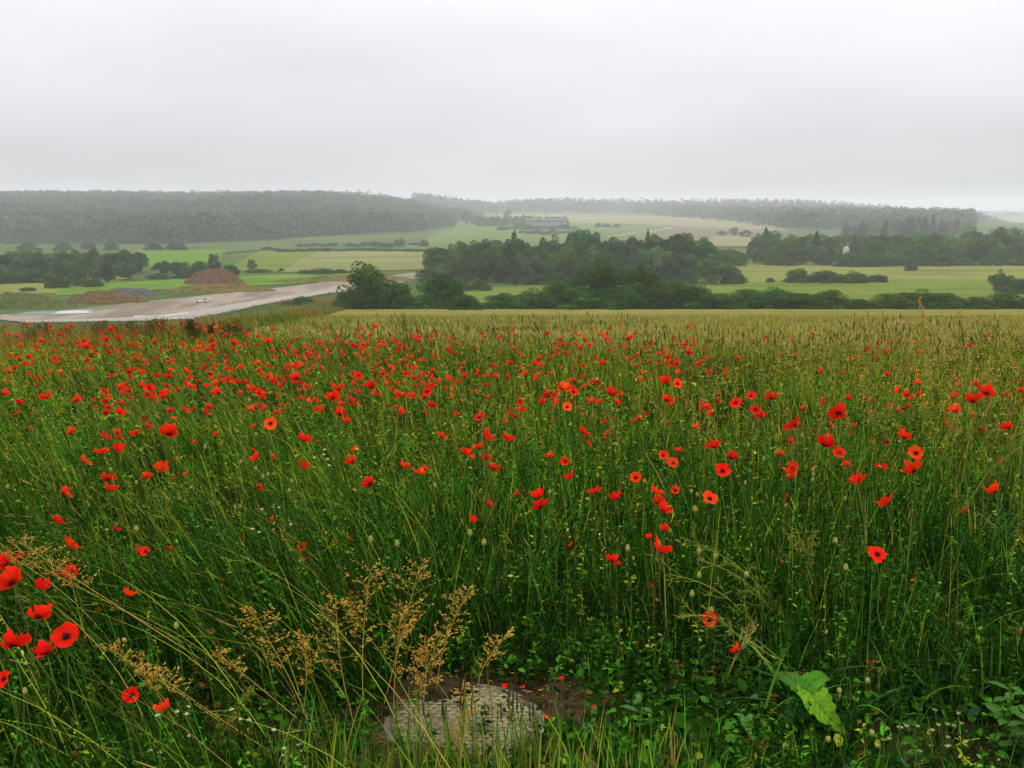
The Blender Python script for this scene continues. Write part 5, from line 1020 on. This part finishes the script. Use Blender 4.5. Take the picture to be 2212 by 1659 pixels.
# ------------------------------------------------------------------ the manhole cover
M_cov = noisemat('worn_concrete', [(.05, .05, .018), (.13, .115, .05), (.20, .165, .075), (.24, .20, .105)], 6, fine=(70, .3), bump=.004, bscale=120, rough=.55, spec=.4)
M_iron = noisemat('wet_iron', [(.04, .036, .028), (.09, .08, .055), (.15, .125, .08)], 12, fine=(60, .3), rough=.35, spec=.6)
RC = .29; cz0 = float(terrain(COVER[0], COVER[1])) + .030
sl = math.atan2(float(terrain(COVER[0], COVER[1] + .3)) - float(terrain(COVER[0], COVER[1] - .3)), .6)
cov = empty('manhole_cover', (COVER[0], COVER[1], cz0)); cov.rotation_euler = (sl + .02, .015, 0)
def lathe(prof, n=64):
    th = np.linspace(0, 2 * math.pi, n + 1)[:-1]; V = np.array([[[r * math.cos(t), r * math.sin(t), z] for t in th] for r, z in prof]).reshape(-1, 3)
    return V, np.array([[i * n + j, i * n + (j + 1) % n, (i + 1) * n + (j + 1) % n, (i + 1) * n + j] for i in range(len(prof) - 1) for j in range(n)])
M_dirt = noisemat('packed_dirt', [(.03, .028, .014), (.075, .062, .032), (.12, .10, .055)], 8, fine=(80, .35), bump=.003, bscale=150)
obj('plate', mesh('plate', *lathe([(.001, 0), (.08, .0005), (.18, 0), (RC - .035, .0), (RC - .032, -.012)]), M_dirt), cov)
obj('frame_ring', mesh('frame_ring', *lathe([(RC - .030, -.012), (RC - .028, -.004), (RC - .014, -.004), (RC - .010, -.006), (RC - .006, -.03)]), M_iron), cov)
obj('groove', mesh('groove', *lathe([(RC - .034, -.006), (RC - .025, -.006)]), M_iron), cov)
mb = MB(); r = np.random.RandomState(8); pr = .027
for row in range(-13, 14):                                # rows of worn wave-shaped treads
    yy = row * pr * .8
    for cx0 in np.arange(-RC, RC, pr * 1.3):
        c0 = cx0 + (row % 2) * pr * .65; t = np.linspace(-1, 1, 5); X = c0 + t * pr * .62; Y = yy + .009 * (1 - t ** 2)
        if np.hypot(X, Y).max() > RC - .04: continue
        hgt = .006 * r.uniform(.35, 1.2); wd = .0062; B0 = np.stack([X, Y - wd, np.zeros(5)], 1); T0 = np.stack([X, Y - wd * .3, np.full(5, hgt)], 1); T1 = np.stack([X, Y + wd * .4, np.full(5, hgt)], 1); B1 = np.stack([X, Y + wd, np.zeros(5)], 1)
        mb.add(np.concatenate([B0, T0, T1, B1]), grid_faces(4, 5)[:, ::-1])
tr = obj('tread', mb.build('tread', [M_cov]), cov); tr['kind'] = 'stuff'
tag(cov, 'round manhole cover with worn wavy tread sunk in the soil', 'manhole cover')

# ------------------------------------------------------------------ plants one can single out in front
M_panicle = leafmat('golden_panicle', (.52, .31, .055), rough=.6, trans=.3); M_pstem = leafmat('golden_stalk', (.40, .29, .055), rough=.5, trans=.15)
def panicle(ub, vb, ut, vt, size, label, seed, pale=None, nsp=170):
    r = np.random.RandomState(seed); b = at(ub, vb); t = at_y(ut, vt, b[1] + r.uniform(-.02, .1)); root = empty('panicle_grass', b); d = t - b; H = np.linalg.norm(d)
    bow = np.array([r.uniform(-.03, .03), 0, 0]); P = [d * s + bow * math.sin(s * math.pi) for s in np.linspace(0, 1, 8)]
    obj('stalk', mesh('stalk', *tube(P, np.linspace(.0019, .0008, 8), 5), M_pstem, smooth=True), root)
    mb = MB(); L = size * H
    for k in range(13):                                   # side branches carrying spikelets
        s = 1 - size * (k / 13) ** 1.1; o = d * s + bow * math.sin(s * math.pi); bl = L * .25 * (.35 + .9 * math.sin(math.pi * min(1, (k + 1.5) / 15))) * r.uniform(.7, 1.2)
        for sgn in range(2):
            a = r.uniform(0, 6.28); dr = np.array([math.cos(a), math.sin(a) * .8, r.uniform(.15, .8)]); dr /= np.linalg.norm(dr); e = o + dr * bl
            mb.add(*tube([o, o + dr * bl * .55, e + [0, 0, -.1 * bl]], [.0006, .0005, .0004], 3), c=(1, 1, 1), m=0)
            m_ = max(4, int(nsp / 26)); tt_ = r.uniform(.25, 1.05, m_)[:, None]; C0 = o + dr * bl * tt_ + r.normal(0, bl * .09, (m_, 3)); D = dr[None] + r.normal(0, .5, (m_, 3)); D /= np.linalg.norm(D, axis=1, keepdims=True)
            V, F, C = spindles(C0, D, r.uniform(.007, .014, m_), .0020, np.ones((m_, 3))); mb.add(V, F, C, 0)
    pn = obj('panicle', mb.build('panicle', [pale or M_panicle]), root); pn['kind'] = 'stuff'
    return tag(root, label, 'grass plume', 'golden grass plumes by the manhole cover')
for i, (ub, vb, ut, vt, sz, lab) in enumerate([(775, 1600, 725, 1295, .55, 'golden grass plume at the left of the group by the cover'), (790, 1590, 800, 1232, .5, 'tall golden plume left of the cover'), (820, 1560, 905, 1228, .5, 'tallest greenish golden plume above the cover'),
    (850, 1560, 865, 1330, .6, 'short bushy golden plume close behind the cover'), (905, 1600, 925, 1380, .62, 'dense golden plume on the left of the cover'), (940, 1520, 1012, 1275, .45, 'dark upright plume behind the cover'), (895, 1585, 955, 1370, .6, 'leaning dense golden plume over the cover'),
    (640, 1600, 655, 1375, .5, 'ragged golden plume left of the tall group'), (1030, 1500, 1095, 1370, .6, 'small golden plume right behind the cover'), (700, 1650, 545, 1320, .4, 'slim pale plume leaning left near the daisies'), (985, 1650, 1000, 1480, .5, 'pale plume standing before the middle of the cover'), (1010, 1659, 985, 1570, .7, 'rusty low plume at the bottom edge before the cover')]):
    panicle(ub, vb, ut, vt, sz, lab, 60 + i)
for i, (ub, vb, ut, vt, lab) in enumerate([(560, 1620, 235, 1400, 'long plume lying leftwards across the open poppy at lower left'), (640, 1659, 330, 1450, 'long plume leaning left below the open poppy'), (420, 1640, 300, 1440, 'short plume crossing behind the low dark-hearted poppy'), (600, 1500, 20, 1190, 'long plume sweeping to the left edge, upper one'), (620, 1540, 40, 1170, 'long plume sweeping to the left edge, lower one'), (700, 1600, 470, 1410, 'plume leaning left behind the daisies')]):
    panicle(ub, vb, ut, vt, .28, lab, 80 + i, nsp=70)
# seeding stalks standing in front of the cover, one by one
fr = np.random.RandomState(90)
us = np.sort(np.concatenate([fr.uniform(905, 1215, 26), fr.uniform(800, 905, 5)]))
M_fh = leafmat('foxtail_head', (.045, .05, .018), rough=.7, trans=.1); M_fs = leafmat('foxtail_stalk', (.13, .18, .02), rough=.5, trans=.25)
for i, u in enumerate(us):
    b = at(u, 1668 + fr.uniform(-8, 25)); t = at_y(u + fr.normal(0, 12), 1560 - 95 * fr.uniform(0, 1) ** 1.2, b[1] + fr.uniform(-.02, .06)); d = t - b; root = empty('foxtail_stalk', b)
    P = [d * s + np.array([.012 * math.sin(s * 3), 0, 0]) for s in np.linspace(0, 1, 6)]; obj('stalk', mesh('stalk', *tube(P, np.linspace(.0028, .0018, 6), 5), M_fs, smooth=True), root)
    V, F, C = spindles(np.array([d * .97]), np.array([d / np.linalg.norm(d)]), fr.uniform(.05, .085), .0030, np.ones((1, 3)), sides=6); obj('seed_head', mesh('seed_head', V, F, M_fh, smooth=True), root)
    if i % 2 == 0:
        V, F, C, tip, dd = blades(np.zeros(1), np.zeros(1), np.array([fr.uniform(.12, .24)]), np.array([.007]), np.array([fr.uniform(.3, .8)]), np.array([fr.uniform(0, 6.28)]), 6, np.array([[.07, .15, .02]]), fr, z=np.array([fr.uniform(.0, .05)])); obj('leaf', mesh('leaf', V, F, M_grass, C), root)
    tag(root, ordw[i] + ' slim foxtail stalk from the left in front of the manhole cover', 'grass stalk', 'foxtail stalks before the cover')

# big pale crinkled leaf at lower right
M_big = leafmat('dock_leaf', rough=.45, trans=.3, spec=.03)
def big_leaf(pts_u, width_px, seed, col, zl, nu=26, nv=13):
    """pts_u: photo points along the midrib, zl: heights above the soil"""
    r = np.random.RandomState(seed); C = np.array([at(u, v, z) for (u, v), z in zip(pts_u, zl)]); C = np.stack([np.interp(np.linspace(0, 1, nu), np.linspace(0, 1, len(C)), C[:, k]) for k in range(3)], 1)
    T = np.gradient(C, axis=0); T /= np.linalg.norm(T, axis=1, keepdims=True); view = EYE - C; view /= np.linalg.norm(view, axis=1, keepdims=True); up = view * .7 + np.array([0, 0, .6]); W = np.cross(T, up); W /= np.linalg.norm(W, axis=1, keepdims=True); Nn = np.cross(W, T)
    s = np.linspace(0, 1, nu); t = np.linspace(-1, 1, nv); prof = np.sin(np.pi * np.clip(s * .93 + .07, 0, 1) ** .62) ** .75; hw = px(C[nu // 2], width_px) * .5 * prof * (1 + .07 * np.sin(s * 34) + .03 * r.normal(size=nu))
    V = C[:, None] + W[:, None] * (hw[:, None] * t[None])[..., None]; vein = np.abs(np.sin((s[:, None] * 9 - np.abs(t)[None] * 1.6) * math.pi)) ** .6
    V = V + Nn[:, None] * ((np.abs(t)[None] * hw[:, None] * .35) + .004 * vein * (1 - np.abs(t)[None]) + r.normal(0, .0012, (nu, nv)))[..., None]
    c = np.asarray(col)[None, None] * (.5 + .6 * vein[..., None]) ; c = c * np.where(np.abs(t)[None, :, None] < .09, .62, 1.0)
    return V.reshape(-1, 3), grid_faces(nu, nv), np.broadcast_to(c, (nu, nv, 3)).reshape(-1, 3)
bl0 = at(1720, 1560); root = empty('large_leaf_plant', bl0)
for pts, wp, cc, zl in (([(1745, 1478), (1762, 1515), (1790, 1550), (1830, 1588)], 64, (.11, .25, .012), (.20, .19, .15, .08)), ([(1742, 1490), (1752, 1475), (1775, 1462), (1795, 1468)], 44, (.06, .19, .012), (.20, .22, .21, .18)), ([(1744, 1500), (1725, 1480), (1700, 1462), (1668, 1452)], 44, (.05, .16, .015), (.18, .19, .18, .13)), ([(1742, 1512), (1725, 1535), (1700, 1548), (1680, 1540)], 60, (.02, .075, .012), (.14, .12, .09, .05))):
    V, F, C = big_leaf(pts, wp, int(wp), cc, zl); obj('leaf', mesh('leaf', V - bl0, F, M_big, C, smooth=True), root)
e = at(1744, 1500, .17) - bl0; obj('stem', mesh('stem', *tube([np.array([.02, .02, -.01]), e * .5 + [.01, 0, .02], e], [.004, .0035, .003], 6), M_stem, smooth=True), root)
tag(root, 'plant with one large pale green crinkled leaf at the lower right', 'plant')
# upright leafy plant at the right edge, pale starry weed, leaning mustard
def leafy(name, u, v, h, n, ll, lw, col, label, lean=(0, 0), seed=0, cat='plant'):
    r = np.random.RandomState(seed); b = at(u, v); root = empty(name, b); top = np.array([lean[0], lean[1], h]); P = [top * s + np.array([.01 * math.sin(3 * s), 0, 0]) for s in np.linspace(0, 1, 6)]
    obj('stem', mesh('stem', *tube(P, np.linspace(.0035, .0012, 6), 5), M_stem, smooth=True), root)
    for i in range(n):
        s = .12 + .86 * i / n; o = top * s; a = i * 2.4 + r.normal(0, .3); L = ll * (1.1 - .65 * s) * r.uniform(.8, 1.2); d = np.array([math.cos(a), math.sin(a), r.uniform(.3, .8)]); d /= np.linalg.norm(d); W = np.cross(d, [0, 0, 1]); W /= np.linalg.norm(W); q = np.linspace(0, 1, 7)
        mid = o + np.outer(q * L, d) - np.outer(q ** 2 * L * .35, [0, 0, 1]); hw = lw * .5 * np.sin(np.pi * (q * .96 + .02)) ** .8 * (1 - .3 * s) * (1 + .18 * (-1.0) ** np.arange(7))
        V = np.stack([mid - W * hw[:, None], mid + [0, 0, -.004], mid + W * hw[:, None]], 1).reshape(-1, 3); obj('leaf', mesh('leaf', V, grid_faces(7, 3), M_big, np.broadcast_to(np.array(col) * r.uniform(.75, 1.25), (21, 3)), smooth=True), root)
    return tag(root, label, cat)
leafy('thistle_plant', 2165, 1640, .28, 16, .13, .034, (.05, .14, .018), 'broad-leaved green plant at the lower right edge', seed=1)
leafy('thistle_plant', 2205, 1655, .2, 12, .12, .034, (.05, .13, .018), 'leafy green plant in the lower right corner', seed=2)
leafy('willowherb_plant', 1560, 1470, .22, 14, .08, .018, (.05, .14, .03), 'upright leafy shoot right of the cover in the dark weeds', seed=3)
leafy('willowherb_plant', 1610, 1640, .16, 10, .10, .03, (.06, .17, .03), 'broad-leaved seedling at the bottom right of the cover', seed=4)
leafy('willowherb_plant', 1380, 1590, .16, 8, .10, .03, (.05, .13, .025), 'low leafy plant with long leaves right of the cover', seed=5)
leafy('fleabane_plant', 690, 1500, .14, 18, .05, .012, (.02, .085, .02), 'dense dark green tuft behind the golden plumes', seed=6)
def sprawl(u0, v0, u1, v1, h1, label, seed, col=(.16, .20, .03)):
    """a leaning, branching mustard stem with thin pods"""
    r = np.random.RandomState(seed); b = at(u0, v0); t = at(u1, v1, h1); root = empty('mustard_plant', b); d = t - b; up = np.array([0, 0, .10]); S_ = np.linspace(0, 1, 9); P = np.array([d * s + up * math.sin(s * math.pi) for s in S_])
    m1 = leafmat_cached(col); obj('stem', mesh('stem', *tube(P, np.linspace(.0034, .0012, 9), 5), m1, smooth=True), root); mb = MB(); ml = MB()
    for k in range(12):
        s = r.uniform(.25, 1); i = min(7, int(s * 8)); o = P[i]; dr = (P[i + 1] - P[i]); dr = dr / np.linalg.norm(dr) + r.normal(0, .45, 3); dr /= np.linalg.norm(dr); L = r.uniform(.06, .16)
        mb.add(*tube([o, o + dr * L * .5, o + dr * L + [0, 0, .02]], [.0012, .001, .0006], 4))
        for q in range(5):
            o2 = o + dr * L * r.uniform(.4, 1); d2 = dr + r.normal(0, .6, 3); d2 /= np.linalg.norm(d2); V, F, C = spindles(np.array([o2]), np.array([d2]), r.uniform(.018, .035), .0016, np.ones((1, 3)), sides=4); ml.add(V, F, C)
    obj('branch', mb.build('branch', [m1]), root)['kind'] = 'stuff'; obj('seed_pods', ml.build('pods', [m1]), root)['kind'] = 'stuff'; tag(root, label, 'plant', 'leaning mustard plants')
_lc = {}
def leafmat_cached(c):
    if c not in _lc: _lc[c] = leafmat('green_stem', c, rough=.55, trans=.2)
    return _lc[c]
for i, (a, b_, c, d_, h1, lab) in enumerate([(1760, 1430, 1470, 1160, .55, 'long yellow-green mustard stem leaning left above the small poppy'), (1740, 1440, 1510, 1210, .5, 'mustard stem leaning left just under the longest one'), (1700, 1450, 1440, 1240, .42, 'third leaning mustard stem, lower in the fan'), (1660, 1480, 1480, 1330, .28, 'low mustard stem bending left towards the dark weeds'), (1560, 1500, 1640, 1400, .2, 'pale dried mustard tuft beside the small red petal'), (1780, 1400, 1720, 1150, .6, 'upright pale branched stem left of the lone open poppy'), (1735, 1350, 1745, 1170, .5, 'second upright pale stem left of the lone open poppy')]):
    sprawl(a, b_, c, d_, h1, lab, 200 + i, (.20, .22, .03) if i != 4 else (.30, .26, .06))
# greenish dock spike at bottom left, starry yellowish weed at bottom right
M_dockg = leafmat('green_dock_seed', (.17, .165, .02), rough=.7, trans=.2)
b = at(425, 1655); t = at_y(530, 1508, b[1] + .1); root = empty('dock_plant', b); d = t - b; r = np.random.RandomState(7); mb = MB()
obj('stem', mesh('stem', *tube([d * s for s in np.linspace(-.05, 1, 6)], np.linspace(.004, .0015, 6), 5), M_stem, smooth=True), root)
for br in range(7):
    o = d * (.15 + .12 * br); dr = d / np.linalg.norm(d) + r.normal(0, .55, 3) * (br < 5); dr /= np.linalg.norm(dr); L = .13 * (1.1 - .08 * br); m_ = 85; s = r.uniform(0, 1, m_)[:, None]; V, F = leaves(o + dr * L * s + r.normal(0, .008, (m_, 3)), r.normal(size=(m_, 3)), .0052, r); mb.add(V, F)
obj('seed_spikes', mb.build('seed_spikes', [M_dockg]), root); tag(root, 'yellow-green dock seed spike at the bottom left', 'dock plant')
M_star = leafmat('pale_sepal', (.42, .38, .13), rough=.6, trans=.25)
for i, (u, v, hh, lab) in enumerate([(1940, 1645, .10, 'pale starry weed at the bottom, left of its pair'), (1985, 1655, .12, 'pale starry weed at the bottom, right of its pair'), (2040, 1640, .16, 'taller pale starry weed stem over the bare soil')]):
    b = at(u, v); root = empty('campion_plant', b); r = np.random.RandomState(300 + i); ms = MB(); mf = MB()
    for k in range(9):
        e = np.array([r.normal(0, .05), r.normal(0, .04), hh * r.uniform(.5, 1.1)]); ms.add(*tube([[0, 0, -.005], e * .5, e], .0009, 4))
        for q in range(6):
            dr = np.array([math.cos(q * 1.05), math.sin(q * 1.05), .9]); dr /= np.linalg.norm(dr); V, F, C = spindles(np.array([e]), np.array([dr]), .011, .0016, np.ones((1, 3)), sides=4); mf.add(V, F, C)
    obj('stem', ms.build('stem', [M_stem]), root); obj('sepals', mf.build('sepals', [M_star]), root)['kind'] = 'stuff'; tag(root, lab, 'weed', 'pale starry weeds')

# two tall oat stalks whose straw heads stand against the hedge
for i, (u, v, Yq, lab) in enumerate(((1985, 640, 8.0, 'nodding straw-coloured grass head standing against the dark hedge'), (2070, 664, 8.6, 'small straw grass head right of the nodding one'))):
    t = at_y(u, v, Yq); b = np.array([t[0] + .22, Yq, float(terrain(t[0] + .22, Yq))]); d = t - b; root = empty('oat_stalk', b); r = np.random.RandomState(400 + i); S_ = np.linspace(0, 1, 9)
    P = np.array([d * s + np.array([.05 * math.sin(s * math.pi), 0, .06 * math.sin(s * math.pi) * s]) for s in S_]); obj('stalk', mesh('stalk', *tube(P, np.linspace(.0028, .0014, 9), 5), M_pstem, smooth=True), root)
    m_ = 34 - 16 * i; s = r.uniform(.84 + .05 * i, 1.0, m_); C0 = np.stack([np.interp(s, S_, P[:, k]) for k in range(3)], 1) + r.normal(0, .008, (m_, 3)); D = np.array([.25, 0, -.9]) + r.normal(0, .35, (m_, 3)); D /= np.linalg.norm(D, axis=1, keepdims=True)
    V, F, C = spindles(C0, D, r.uniform(.018, .03, m_), .0034, np.ones((m_, 3)), sides=4); obj('seed_head', mesh('seed_head', V, F, M_panicle), root)['kind'] = 'stuff'
    tag(root, lab, 'grass stalk')
